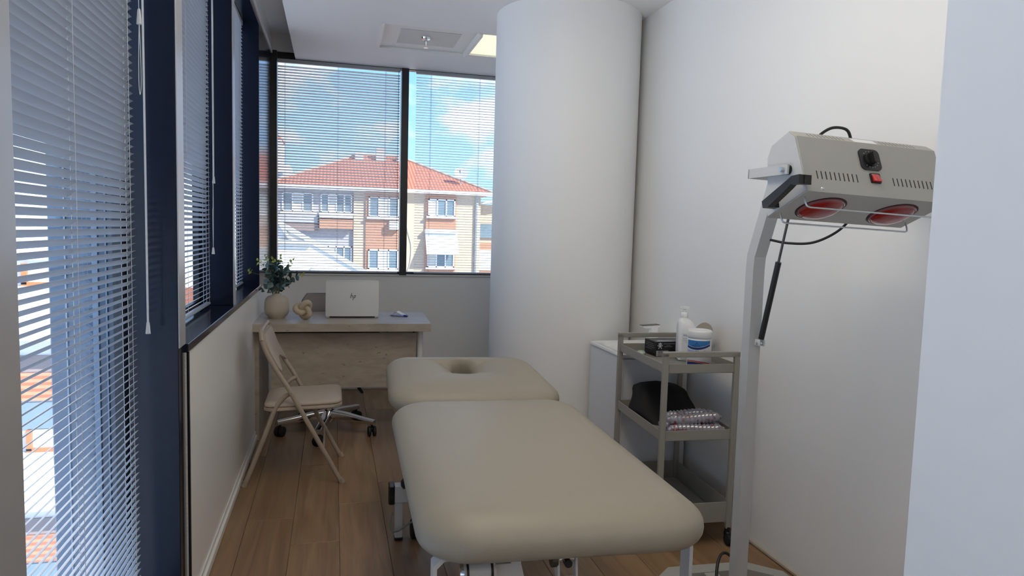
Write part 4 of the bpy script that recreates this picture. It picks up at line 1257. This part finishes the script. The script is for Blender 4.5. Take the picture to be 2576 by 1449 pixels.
# ---- middle shelf: black folded bag and a plastic wrapped pack
bag = []
for i in range(11):
    t = i / 10
    z = 0.150 * t
    w = 0.150 - 0.012 * t + 0.008 * math.sin(7 * t) - (0.03 if t > 0.85 else 0) * (t - 0.85) / 0.15
    dpt = 0.150 - 0.105 * t ** 0.8 + 0.006 * math.sin(9 * t + 1)
    if i == 10: w, dpt = 0.10, 0.018
    yc = 0.02 + 0.065 * t
    bag.append([(px * (1 + 0.05 * math.sin(9 * py + 5 * t)), py + yc + 0.012 * math.sin(11 * px + 3 * t), max(0.0, z + (0.016 * math.sin(6 * px + 1.0) - 0.30 * max(0, px) * t * 0.6) * t)) for px, py in rrect(w, dpt, min(w, dpt) * 0.6, 7, 6)])
bg = tag(obj('cloth_bag', MB().rings(bag), 'black_cloth'), 'slumped black cloth bag on the middle shelf of the trolley', 'bag')
bg.location = (1.610, 3.060, ZS2); bg.rotation_euler = (0, 0, math.radians(4))
pk = thing('wrapped_pack', 'clear plastic pack with red print at the front of the middle shelf', 'pack', (1.602, 2.800, ZS2), math.radians(-3))
for j, (y_, z_, L_) in enumerate(((-0.050, 0.030, 0.138), (0.0, 0.030, 0.138), (0.048, 0.030, 0.134), (-0.030, 0.075, 0.134), (0.022, 0.077, 0.130))):
    pts, rs = [], []
    for k in range(57):
        t = k / 56
        pts.append((-L_ + 2 * L_ * t, y_ + 0.004 * math.sin(5 * t + j), z_ + 0.003 * math.sin(6 * t + j)))
        rs.append((0.0245 + 0.0026 * math.cos(2 * PI * t * 14)) * min(1.0, 0.35 + 6 * min(t, 1 - t)))
    obj('roll', MB().tube(pts, rs, 14), 'plastic_wrap', pk)
obj('film', MB().rings([[(px, py - 0.01 + 0.003 * math.sin(30 * px), z) for px, py in rrect(0.142 - d, 0.074 - d, 0.02, 5, 6)] for d, z in ((0.003, 0.0), (0.0, 0.003), (0.002, 0.008))]), 'plastic_wrap', pk)

# ================================================================== infrared lamp on a stand
PX, PY = 1.505, 2.225
ir = thing('infrared_lamp', 'grey two-bulb infrared heat lamp on a tall floor stand', 'lamp', (PX, PY, 0))
def base_poly(k):
    return [(-0.20 - 0.06 + k, 0.20 - k), (-0.02, 0.235 - k), (0.02, 0.235 - k), (0.20 + 0.0 - k, 0.17 - k), (0.30 - k, 0.05), (0.30 - k, -0.20 + k), (0.22, -0.20 + k)]
bs = MB()
outer = [(-0.29, -0.38), (-0.29, 0.10), (-0.225, 0.20), (-0.156, 0.259), (0.11, 0.247), (0.19, 0.239), (0.302, 0.133), (0.305, -0.38)]
inner = [(-0.225, -0.38), (-0.225, 0.08), (-0.185, 0.145), (-0.130, 0.195), (0.10, 0.182), (0.165, 0.176), (0.240, 0.110), (0.243, -0.38)]
n_ = len(outer)
bs.add([(a, b, 0.0) for a, b in outer] + [(a, b, 0.032) for a, b in outer] + [(a, b, 0.0) for a, b in inner] + [(a, b, 0.032) for a, b in inner],
       [[i, i + 1, n_ + i + 1, n_ + i] for i in range(n_ - 1)] + [[2 * n_ + i + 1, 2 * n_ + i, 3 * n_ + i, 3 * n_ + i + 1] for i in range(n_ - 1)]
       + [[n_ + i, n_ + i + 1, 3 * n_ + i + 1, 3 * n_ + i] for i in range(n_ - 1)] + [[i + 1, i, 2 * n_ + i, 2 * n_ + i + 1] for i in range(n_ - 1)]
       + [[0, n_, 3 * n_, 2 * n_], [n_ - 1, 3 * n_ - 1, 4 * n_ - 1, 2 * n_ - 1]])
obj('base_frame', bs, 'lamp_grey', ir)
obj('base_bar', MB().box((-0.028, -0.38, 0.0), (0.028, 0.20, 0.030), bev=0.003), 'lamp_grey', ir)
h = 0.0235
ZB = 1.315
# pole and bent arm in one square tube
def sq(c, ax_u, ax_v):
    return [tuple(Vector(c) + Vector(ax_u) * a * h + Vector(ax_v) * b * h) for a, b in ((-1, -1), (1, -1), (1, 1), (-1, 1))]
arm_dir = Vector((0, -0.36, 0.93)).normalized()
arm_n = Vector((0, 0.93, 0.36)).normalized()
bis = Vector((0, 1, 0.19)).normalized()
rg = [sq((0, 0, 0.02), (1, 0, 0), (0, 1, 0)), sq((0, 0, ZB - 0.03), (1, 0, 0), (0, 1, 0)), sq((0, -0.004, ZB + 0.02), (1, 0, 0), bis),
      sq(Vector((0, -0.004, ZB + 0.02)) + arm_dir * 0.03, (1, 0, 0), arm_n), sq(Vector((0, -0.004, ZB + 0.02)) + arm_dir * 0.27, (1, 0, 0), arm_n)]
pole = MB().rings(rg, smooth=False)
obj('pole', pole, 'lamp_side', ir)
# head, built in its own axes: x along the length, section in (y,z)
HX0, HX1 = 1.262 - PX, 1.748 - PX
sec = [(1.714, 1.684), (1.643, 1.525), (1.811, 1.453), (1.838, 1.632), (1.822, 1.668), (1.747, 1.701)]
sec = [(a - PY, b) for a, b in sec]
HYC, HZC = 1.75 - PY, 1.58
def hx(mb):        # small tilt of the head: right end a little lower and farther
    return mb.xf(Matrix.Translation((0, HYC, HZC)) @ Matrix.Rotation(math.radians(2.0), 4, 'Y') @ Matrix.Translation((0, -HYC, -HZC)))
def inset_poly(poly, d):
    c_ = Vector((sum(p[0] for p in poly) / len(poly), sum(p[1] for p in poly) / len(poly)))
    return [tuple(Vector(p) + (c_ - Vector(p)).normalized() * d) for p in poly]
shell = MB().rings([[(x_, a, b) for a, b in inset_poly(sec, dd)] for x_, dd in ((HX0, 0.002), (HX0 + 0.002, 0.0), (HX1 - 0.002, 0.0), (HX1, 0.002))], smooth=False)
head = obj('lamp_head', hx(shell), 'lamp_grey', ir)
obj('side_plate', hx(MB().prism(inset_poly(sec, 0.0035), HX0 - 0.002, HX0, axis='x')), 'lamp_side', head)
F0, F1 = Vector(sec[0]), Vector(sec[1])        # front face top -> bottom
fn = Vector((F1 - F0)).normalized(); fnorm = Vector((fn.y, -fn.x))
if fnorm.x > 0: fnorm = -fnorm
B0, B1 = Vector(sec[1]), Vector(sec[2])        # bottom face
bn = (B1 - B0).normalized(); bnorm = Vector((bn.y, -bn.x))
if bnorm.y > 0: bnorm = -bnorm
T0, T1 = Vector(sec[5]), Vector(sec[0])        # top front bevel
tn = (T1 - T0).normalized(); tnorm = Vector((-tn.y, tn.x))
if tnorm.y < 0: tnorm = -tnorm
def on(face, x_, s, lift):
    o_, d_, n__ = {'f': (F0, fn, fnorm), 'b': (B0, bn, bnorm), 't': (T0, tn, tnorm)}[face]
    p = o_ + d_ * s + n__ * lift
    return (x_, p.x, p.y)
def slab(face, x0, x1, s0, s1, l0, l1, rnd=None):
    mb = MB()
    if rnd:
        pl = rrect((x1 - x0) / 2, (s1 - s0) / 2, rnd, 5, 1, (x0 + x1) / 2, (s0 + s1) / 2)
    else:
        pl = [(x0, s0), (x1, s0), (x1, s1), (x0, s1)]
    n = len(pl)
    va = [on(face, a, b, l0) for a, b in pl]; vb = [on(face, a, b, l1) for a, b in pl]
    mb.add(va + vb, [[i, (i + 1) % n, n + (i + 1) % n, n + i] for i in range(n)])
    mb.add(va, [list(range(n))]); mb.add(vb, [list(range(n))])
    return mb
for k in range(10):
    x_ = HX0 + 0.042 + 0.0148 * k
    obj('vent_slot', hx(slab('f', x_, x_ + 0.0032, 0.108, 0.133, 0.0, 0.0004)), 'black_plastic', head)
for k in range(10):
    x_ = HX0 + 0.301 + 0.0148 * k
    obj('vent_slot', hx(slab('f', x_, x_ + 0.0032, 0.108, 0.133, 0.0, 0.0004)), 'black_plastic', head)
tlen = (T1 - T0).length
for x_s in (HX0 + 0.050, HX0 + 0.300):
    for k in range(10):
        x_ = x_s + 0.0128 * k
        obj('vent_slot', hx(slab('t', x_, x_ + 0.0018, tlen * 0.25, tlen * 0.85, 0.0, 0.0004)), 'black_plastic', head)
obj('sticker', hx(slab('t', HX0 + 0.200, HX0 + 0.280, tlen * 0.2, tlen * 0.92, 0.0, 0.0004)), 'paper', head)
pl_ = obj('timer_plate', hx(slab('f', HX0 + 0.200, HX0 + 0.270, 0.022, 0.090, 0.0, 0.004, 0.015)), 'black_plastic', head)
def disc(face, x_, s, r0, l0, l1, n=24, r1=None):
    mb = MB(); r1 = r0 if r1 is None else r1
    A_ = [on(face, x_ + r0 * math.cos(2 * PI * k / n), s + r0 * math.sin(2 * PI * k / n), l0) for k in range(n)]
    B_ = [on(face, x_ + r1 * math.cos(2 * PI * k / n), s + r1 * math.sin(2 * PI * k / n), l1) for k in range(n)]
    mb.rings([A_, B_])
    return mb
KX, KS = HX0 + 0.235, 0.056
obj('timer_knob', hx(disc('f', KX, KS, 0.021, 0.004, 0.010, 28)), 'black_plastic', pl_)
obj('knob_grip', hx(slab('f', KX - 0.005, KX + 0.005, KS - 0.019, KS + 0.019, 0.010, 0.024, 0.004)), 'black_plastic', pl_)
tk = MB()
for k in range(13):
    a = math.radians(-220 + 22 * k) + PI / 2
    c_, s_ = math.cos(a), math.sin(a)
    q0 = [(KX + c_ * r_ - s_ * w_, KS - s_ * r_ - c_ * w_) for r_, w_ in ((0.0245, -0.0006), (0.0245, 0.0006), (0.0275, 0.0006), (0.0275, -0.0006))]
    tk.add([on('f', a_, b_, 0.0044) for a_, b_ in q0], [[0, 1, 2, 3]])
o = obj('dial_marks', hx(tk), 'ink_white', pl_); o['kind'] = 'stuff'
sw = obj('switch_frame', hx(slab('f', HX0 + 0.222, HX0 + 0.256, 0.100, 0.131, 0.0, 0.004, 0.003)), 'black_plastic', head)
for k in range(2):
    x_ = HX0 + 0.2265 + 0.0130 * k
    m_ = MB()
    pts = [on('f', x_, 0.103, 0.004), on('f', x_ + 0.012, 0.103, 0.004), on('f', x_ + 0.012, 0.116, 0.008), on('f', x_, 0.116, 0.008), on('f', x_ + 0.012, 0.128, 0.011), on('f', x_, 0.128, 0.011), on('f', x_, 0.128, 0.003), on('f', x_ + 0.012, 0.128, 0.003)]
    m_.add(pts, [[0, 1, 2, 3], [3, 2, 4, 5], [5, 4, 7, 6], [0, 3, 5, 6], [1, 7, 4, 2], [0, 6, 7, 1]])
    obj('rocker', hx(m_), 'red_switch', sw)
for x_ in (HX0 + 0.052, HX1 - 0.018):
    obj('screw', hx(disc('f', x_, 0.163, 0.0048, 0.0, 0.003, 14, 0.003)), 'zinc', head)
# bulbs in the bottom face
bl = (B1 - B0).length
for x_ in (HX0 + 0.117, HX0 + 0.369):
    hole = obj('bulb_socket', hx(disc('b', x_, bl * 0.52, 0.071, 0.0, 0.0008, 40)), 'bulb_hole', head)
    R_ = []
    for r_, l_ in ((0.063, 0.0008), (0.061, 0.006), (0.054, 0.012), (0.042, 0.017), (0.027, 0.021), (0.012, 0.0225)):
        R_.append([on('b', x_ + r_ * math.cos(2 * PI * k / 36), bl * 0.52 + r_ * math.sin(2 * PI * k / 36), l_) for k in range(36)])
    obj('bulb', hx(MB().rings(R_, close_first=False)), 'red_glass', hole)
    R_ = [[on('b', x_ + r_ * math.cos(2 * PI * k / 36), bl * 0.52 + r_ * math.sin(2 * PI * k / 36), l_) for k in range(36)] for r_, l_ in ((0.0655, 0.0008), (0.0655, 0.004), (0.0615, 0.007), (0.0605, 0.0055))]
    obj('bulb_rim', hx(MB().rings(R_, close_first=False, close_last=False)), 'bulb_rim', hole)
# wire guards under the bulbs
for s_ in (bl * 0.20, bl * 0.80):
    pth = [on('b', HX0 + 0.018, s_, 0.0), on('b', HX0 + 0.018, s_, 0.018), on('b', HX0 + 0.021, s_, 0.028), on('b', HX0 + 0.030, s_, 0.031), on('b', HX1 - 0.030, s_, 0.031), on('b', HX1 - 0.021, s_, 0.028), on('b', HX1 - 0.018, s_, 0.018), on('b', HX1 - 0.018, s_, 0.0)]
    obj('wire_guard', hx(MB().tube(pth, 0.0026, 8)), 'zinc', head)
# black handle on the left side plate
hp = [(1.627 - PY, 1.545), (1.640 - PY, 1.563), (1.668 - PY, 1.563), (1.690 - PY, 1.548), (1.765 - PY, 1.482), (1.785 - PY, 1.483), (1.790 - PY, 1.505), (1.778 - PY, 1.515), (1.770 - PY, 1.508), (1.705 - PY, 1.566 - 0.002), (1.68 - PY, 1.580), (1.640 - PY, 1.582), (1.622 - PY, 1.560)]
hmb = MB()
hpath = [(1.634 - PY, 1.556), (1.655 - PY, 1.556), (1.675 - PY, 1.549), (1.770 - PY, 1.492)]
u_dir = (Vector(hpath[3]) - Vector(hpath[2])).normalized()
def hbar(poly, x0, x1): return MB().prism(poly, x0, x1, axis='x')
grip = [(1.630 - PY, 1.566), (1.662 - PY, 1.564), (1.684 - PY, 1.552), (1.790 - PY, 1.498), (1.782 - PY, 1.478), (1.760 - PY, 1.480), (1.678 - PY, 1.530), (1.664 - PY, 1.540), (1.628 - PY, 1.540)]
hob = obj('side_handle', hx(hbar(grip, HX0 - 0.040, HX0 - 0.020)), 'black_plastic', head)
obj('handle_post', hx(hbar([(1.628 - PY, 1.566), (1.658 - PY, 1.564), (1.658 - PY, 1.541), (1.626 - PY, 1.540)], HX0 - 0.024, HX0 - 0.002)), 'black_plastic', hob)
obj('handle_post', hx(hbar([(1.765 - PY, 1.511), (1.790 - PY, 1.498), (1.782 - PY, 1.478), (1.757 - PY, 1.482)], HX0 - 0.024, HX0 - 0.002)), 'black_plastic', hob)
# yoke that carries the head
PVY, PVZ = 1.728 - PY, 1.588
YB_ = 1.905 - PY
yk = MB()
yk.box((HX0 - 0.018, PVY - 0.014, PVZ - 0.014), (HX0 - 0.012, YB_, PVZ + 0.014))
yk.box((HX1 + 0.012, PVY - 0.014, PVZ - 0.014), (HX1 + 0.018, YB_, PVZ + 0.014))
yk.box((HX0 - 0.018, YB_ - 0.006, PVZ - 0.014), (HX1 + 0.018, YB_, PVZ + 0.014))
yo = obj('yoke', hx(yk), 'lamp_side', ir)
for xs in (HX0 - 0.012, HX1 + 0.002):
    obj('rubber_washer', hx(MB().cyl((xs, PVY, PVZ), (xs + 0.010, PVY, PVZ), 0.014, 20)), 'black_rubber', yo)
obj('bolt', hx(MB().cyl((HX0 - 0.029, PVY + 0.004, PVZ), (HX0 - 0.018, PVY + 0.004, PVZ), 0.0075, 14)), 'zinc', yo)
arm_end = Vector((0, -0.004, ZB + 0.02)) + arm_dir * 0.27
obj('arm_joint', MB().tube([arm_end - arm_dir * 0.02, (0, YB_ + 0.02, PVZ - 0.01), (0, YB_ - 0.004, PVZ)], 0.018, 10), 'lamp_side', ir)
# gas spring
g0 = Vector((0.012, -0.040, 1.020)); g1 = Vector((0.012, -0.158, 1.470))
gm = g0.lerp(g1, 0.66)
gs = obj('gas_spring', MB().cyl(g0 + (g1 - g0) * 0.03, gm, 0.0105, 16), 'black_plastic', ir)
obj('spring_rod', MB().cyl(gm, g1, 0.0045, 12), 'steel_dark', gs)
for xa_ in (0.000, 0.020):
    obj('clevis', MB().box((xa_, -0.050, 1.005), (xa_ + 0.006, -0.020, 1.030), bev=0.003), 'white_metal', gs)
obj('pin', MB().cyl((-0.004, -0.040, 1.016), (0.030, -0.040, 1.016), 0.005, 10), 'chrome', gs)
# cables of the lamp
obj('head_cable', MB().tube(smooth_path([(1.40 - PX, 1.79 - PY, 1.672), (1.405 - PX, 1.80 - PY, 1.705), (1.45 - PX, 1.80 - PY, 1.736), (1.50 - PX, 1.80 - PY, 1.737), (1.520 - PX, 1.80 - PY, 1.715), (1.515 - PX, 1.79 - PY, 1.672)], 8), 0.0045, 8), 'cable_black', ir)
obj('arm_cable', MB().tube(smooth_path([(0.02, -0.05, 1.395), (0.06, -0.10, 1.385), (0.10, -0.18, 1.39), (0.13, -0.26, 1.43), (0.13, -0.34, 1.49)], 8), 0.0045, 8), 'cable_black', ir)
obj('floor_cable', MB().tube(smooth_path([(0.03, 0.06, 0.14), (-0.005, 0.09, 0.16), (-0.05, 0.06, 0.14), (-0.09, 0.0, 0.07), (-0.11, -0.06, 0.034), (-0.13, -0.16, 0.034)], 8), 0.006, 8), 'cable_black', ir)
# small white socket plate on the right wall behind the pole
ws = thing('wall_socket', 'white socket plate on the right wall behind the lamp pole', 'socket', (XR, 2.84, 0.184))
obj('plate', MB().box((-0.010, -0.04, -0.04), (0.0, 0.04, 0.04), bev=0.003), 'plastic_white', ws)
ws2 = thing('wall_socket', 'white socket plate on the right wall beside the trolley middle shelf', 'socket', (XR, 2.83, 0.53))
obj('plate', MB().box((-0.010, -0.04, -0.04), (0.0, 0.04, 0.04), bev=0.003), 'plastic_white', ws2)

# ================================================================== outside
struct('ground', MB().box((-120, 7.0, -9.4), (120, 160, -9.2)), 'ground', 'street level far below the windows', 'ground')
struct('ground_side', MB().box((-120, -60, -9.4), (-1.2, 7.0, -9.2)), 'ground', 'paved yard below the left windows', 'ground')
# ---- apartment house with the red hipped roof (40 m away)
FY = 40.0
hs = thing('apartment_house', 'cream and terracotta apartment house with a red tiled hip roof', 'building', (0, FY, -9.2))
def P_(name, mb, m_, par=hs):
    mb.v = [(x_, y_ - FY, z_ + 9.2) for x_, y_, z_ in mb.v]
    return obj(name, mb, m_, par)
P_('wall', MB().box((3.80, FY, -9.2), (8.40, FY + 12, 3.55)), 'render_cream')
P_('wall', MB().box((1.10, FY + 0.0, -9.2), (3.80, FY + 12, 3.55)), 'render_cream')
P_('wall', MB().box((-3.3, FY + 0.25, -9.2), (1.10, FY + 12, 3.55)), 'render_grey')
P_('corner_wall', MB().box((8.40, FY + 2.0, -9.2), (10.5, FY + 12, 3.0)), 'render_cream')
P_('bay_panel', MB().box((1.76, FY - 0.12, -9.2), (3.68, FY, 3.40)), 'render_terracotta')
P_('bay_panel', MB().box((5.16, FY - 0.12, -9.2), (6.92, FY, 3.40)), 'render_terracotta')
P_('corner_panel', MB().box((8.45, FY + 1.9, -9.2), (10.4, FY + 2.0, 0.6)), 'render_terracotta')
P_('corner_roof', MB().prism([(8.2, 2.9), (10.8, 3.3), (10.8, 3.45), (8.2, 3.05)], FY + 1.2, FY + 6, axis='y'), 'render_white')
rf = MB()
E0 = [(-3.5, FY - 0.55, 3.62), (9.25, FY - 0.55, 3.50), (9.25, FY + 13, 3.50), (-3.5, FY + 13, 3.62)]
RG = [(1.5, FY + 6.2, 6.05), (4.1, FY + 6.2, 6.05)]
rf.add(E0 + RG, [[0, 1, 5, 4], [1, 2, 5], [2, 3, 4, 5], [3, 0, 4], [3, 2, 1, 0]])
roof = P_('roof', rf, 'roof_tiles')
P_('fascia', MB().box((-3.5, FY - 0.60, 3.42), (9.25, FY - 0.55, 3.60)).box((-3.5, FY - 0.55, 3.42), (9.25, FY + 0.3, 3.46)), 'window_white', roof)
for x0_, z0_, w_ in ((1.3, 5.6, 0.5), (2.6, 5.9, 0.6), (3.9, 5.5, 0.5)):
    P_('chimney', MB().box((x0_, FY + 5.0, z0_ - 0.5), (x0_ + w_, FY + 5.6, z0_ + 0.55)), 'concrete', roof)
P_('ridge_cap', MB().tube([(9.25, FY - 0.55, 3.52), (4.1, FY + 6.2, 6.08), (1.5, FY + 6.2, 6.08), (-3.5, FY - 0.55, 3.64)], 0.09, 6), 'render_cream', roof)
P_('dish_mast', MB().cyl((7.35, FY + 1.0, 3.8), (7.35, FY + 1.0, 5.0), 0.04, 6), 'concrete', roof)
P_('satellite_dish', MB().lathe([(0.0, -0.12), (0.25, -0.08), (0.42, 0.0), (0.40, 0.0), (0.2, -0.06), (0.0, -0.09)], (7.35, FY + 0.9, 4.75), n=20, rot=Matrix.Rotation(math.radians(60), 3, 'X')), 'render_grey', roof)
P_('downpipe', MB().cyl((8.15, FY - 0.1, -9.2), (8.15, FY - 0.1, 3.4), 0.09, 8), 'concrete')
def hwin(x0_, x1_, z0_, z1_, yf_, n_m=3, sill=True):
    f = MB()
    t_ = 0.07
    f.box((x0_, yf_ - 0.10, z0_), (x0_ + t_, yf_, z1_)).box((x1_ - t_, yf_ - 0.10, z0_), (x1_, yf_, z1_)).box((x0_, yf_ - 0.10, z0_), (x1_, yf_, z0_ + t_)).box((x0_, yf_ - 0.10, z1_ - t_), (x1_, yf_, z1_))
    for k in range(1, n_m):
        xm = x0_ + (x1_ - x0_) * k / n_m
        f.box((xm - t_ / 2, yf_ - 0.10, z0_), (xm + t_ / 2, yf_, z1_))
    w_ = P_('window', f, 'window_white')
    for k in range(n_m):
        xa = x0_ + (x1_ - x0_) * k / n_m; xb = x0_ + (x1_ - x0_) * (k + 1) / n_m
        P_('glazing', MB().box((xa + 0.04, yf_ - 0.04, z0_ + 0.04), (xb - 0.04, yf_ - 0.02, z1_ - 0.04)), 'house_glass' if (k + int(abs(x0_) * 3)) % 3 else 'curtain', w_)
    if sill:
        P_('sill', MB().box((x0_ - 0.1, yf_ - 0.22, z0_ - 0.10), (x1_ + 0.1, yf_, z0_)), 'window_white', w_)
for dz in (0.0, -2.95, -5.9):
    hwin(5.28, 6.85, 2.13 + dz, 3.12 + dz, FY - 0.12)
    hwin(1.92, 3.62, 1.98 + dz, 3.10 + dz, FY - 0.12)
    hwin(-0.70, 1.02, 2.15 + dz, 3.22 + dz, FY + 0.25, 4)
    hwin(-2.75, -1.10, 2.15 + dz, 3.22 + dz, FY + 0.25, 3)
    P_('balcony_parapet', MB().box((-0.75, FY - 0.35, 1.85 + dz), (1.06, FY + 0.25, 2.13 + dz)), 'render_white')
    P_('balcony_parapet', MB().box((-3.3, FY - 0.05, 1.55 + dz), (-0.85, FY + 0.25, 2.0 + dz)), 'render_grey')
    P_('balcony_band', MB().box((-0.75, FY - 0.30, 1.25 + dz), (1.06, FY + 0.25, 1.78 + dz)), 'render_terracotta')
    P_('balcony_band', MB().box((-3.3, FY - 0.02, 1.10 + dz), (-0.85, FY + 0.25, 1.50 + dz)), 'render_brown')
P_('awning', MB().prism([(FY - 0.12, 1.10), (FY - 0.90, -0.05), (FY - 0.92, 0.0), (FY - 0.15, 1.16)], 5.14, 7.00, axis='x'), 'window_white')
P_('awning_box', MB().box((5.10, FY - 0.42, 1.16), (7.02, FY - 0.12, 1.38), bev=0.03), 'window_white')
P_('air_conditioner', MB().box((3.05, FY - 0.55, 1.30), (3.66, FY - 0.12, 1.78), bev=0.03), 'window_white')
P_('wall_cable', MB().tube(smooth_path([(4.0, FY - 0.03, 2.0), (4.15, FY - 0.03, 1.2), (4.35, FY - 0.03, 0.4), (4.3, FY - 0.03, -0.6), (4.05, FY - 0.03, -1.4)], 6), 0.025, 5), 'concrete')
P_('corner_window', MB().box((8.6, FY + 1.85, 0.95), (9.9, FY + 1.95, 1.8)), 'house_glass')
P_('corner_window', MB().box((8.6, FY + 1.85, -1.1), (9.9, FY + 1.95, 0.2)), 'curtain')
# ---- far tower
tw = thing('tower_block', 'distant pale tower block at the left of the back window', 'building', (-8.5, 95, -9.2))
obj('wall', MB().box((-3.2, 0, 0), (2.9, 8, 18.4)), 'render_white', tw)
obj('setback_wall', MB().box((-2.6, 1, 18.4), (1.9, 7, 21.6)), 'render_white', tw)
obj('roof', MB().prism([(-2.8, 21.6), (2.1, 21.6), (0.9, 23.0), (-1.6, 23.0)], 1, 7, axis='y'), 'roof_tiles', tw)
for i in range(5):
    for j in range(3):
        obj('window', MB().box((-2.4 + 1.8 * j, -0.06, 9.6 + 1.7 * i), (-1.5 + 1.8 * j, 0.02, 10.6 + 1.7 * i)), 'house_glass', tw)
# ---- white gabled neighbour close by
gh = thing('gabled_house', 'white gabled house with a sloping roof edge at the bottom left of the back window', 'building', (0, 16, -9.2))
GZ = 9.2
gp = [(-4.0, 2.25), (-3.3, 2.62), (1.15, 0.10), (1.15, -9.2), (-4.0, -9.2)]
obj('gable_wall', MB().prism([(a, b + GZ) for a, b in gp], 0.0, 0.35, axis='y'), 'render_white', gh)
obj('side_wall', MB().box((-3.9, 0.35, 0), (1.1, 9.0, -0.4 + GZ)), 'render_white', gh)
obj('roof_slope', MB().prism([(-3.3, 1.9 + GZ), (1.15, -0.5 + GZ), (1.15, -0.4 + GZ), (-3.3, 2.05 + GZ)], 0.35, 9.0, axis='y'), 'roof_tiles', gh)
obj('coping', MB().prism([(-3.35, 2.62 + GZ), (1.17, 0.06 + GZ), (1.17, 0.16 + GZ), (-3.35, 2.74 + GZ)], -0.06, 0.41, axis='y'), 'concrete', gh)
obj('beam', MB().prism([(-2.2, 1.10 + GZ), (-0.45, 1.06 + GZ), (-0.45, 0.98 + GZ), (-2.2, 1.02 + GZ)], -0.15, 0.0, axis='y'), 'concrete', gh)
obj('strut', MB().prism([(-0.95, 1.08 + GZ), (-0.88, 1.08 + GZ), (-1.10, 1.42 + GZ), (-1.17, 1.42 + GZ)], -0.12, 0.0, axis='y'), 'concrete', gh)
obj('vent_cowl', MB().lathe([(0.0, 0.0), (0.11, 0.0), (0.12, 0.12), (0.05, 0.2), (0.0, 0.2)], (-0.42, -0.12, 0.28 + GZ), n=12), 'concrete', gh)
obj('brick_plinth', MB().box((-3.8, -0.15, 0.0), (1.2, 0.0, 0.0 + GZ)), 'brick_red', gh)
# ---- building across the street on the left
lb = thing('street_building', 'white banded building with orange window frames seen through the near blind', 'building', (-9.3, 16.0, -9.2))
def LBP(name, x0_, x1_, z0_, z1_, m_, dy0=-0.05, dy1=0.0, par=None):
    return obj(name, MB().box((x0_, dy0, z0_ + 9.2), (x1_, dy1, z1_ + 9.2)), m_, par or lb)
obj('wall', MB().box((-5.0, 0.0, 0.0), (4.6, 8.0, 13.2)), 'render_white', lb)
for zf in (0.0, -3.45):
    LBP('balcony_slab', -5, 4.6, -0.15 + zf, 0.02 + zf, 'concrete', -0.7)
    LBP('parapet', -5, 4.6, -1.30 + zf + 0.30, -0.40 + zf + 0.25, 'render_white', -0.75, -0.70)
    LBP('brown_band', -5, 4.6, -1.75 + zf, -1.42 + zf, 'render_brown')  # grey-brown band across the facade
    LBP('roller_shutter', -5, 4.6, -2.35 + zf, -1.78 + zf, 'shutter_orange', -0.08)
    LBP('glass_rail', -5, 4.6, -2.95 + zf, -2.40 + zf, 'house_glass', -0.06)
    for xk in range(-5, 5, 2):
        w_ = LBP('window', xk + 0.2, xk + 1.9, -0.10 + zf + 0.15, 1.0 - 0.2 + zf - 0.32, 'curtain', -0.04)
        for xx in (xk + 0.2, xk + 1.02, xk + 1.82):
            LBP('window_post', xx, xx + 0.10, 0.05 + zf, 0.48 + zf, 'wood_orange', -0.12, -0.04, w_)
        LBP('window_rail', xk + 0.2, xk + 1.92, 0.02 + zf, 0.10 + zf, 'wood_orange', -0.12, -0.04, w_)
for xk in range(-5, 5):
    LBP('upper_panel', xk + 0.02, xk + 0.98, 0.55, 1.65, 'window_white', -0.09, -0.02)
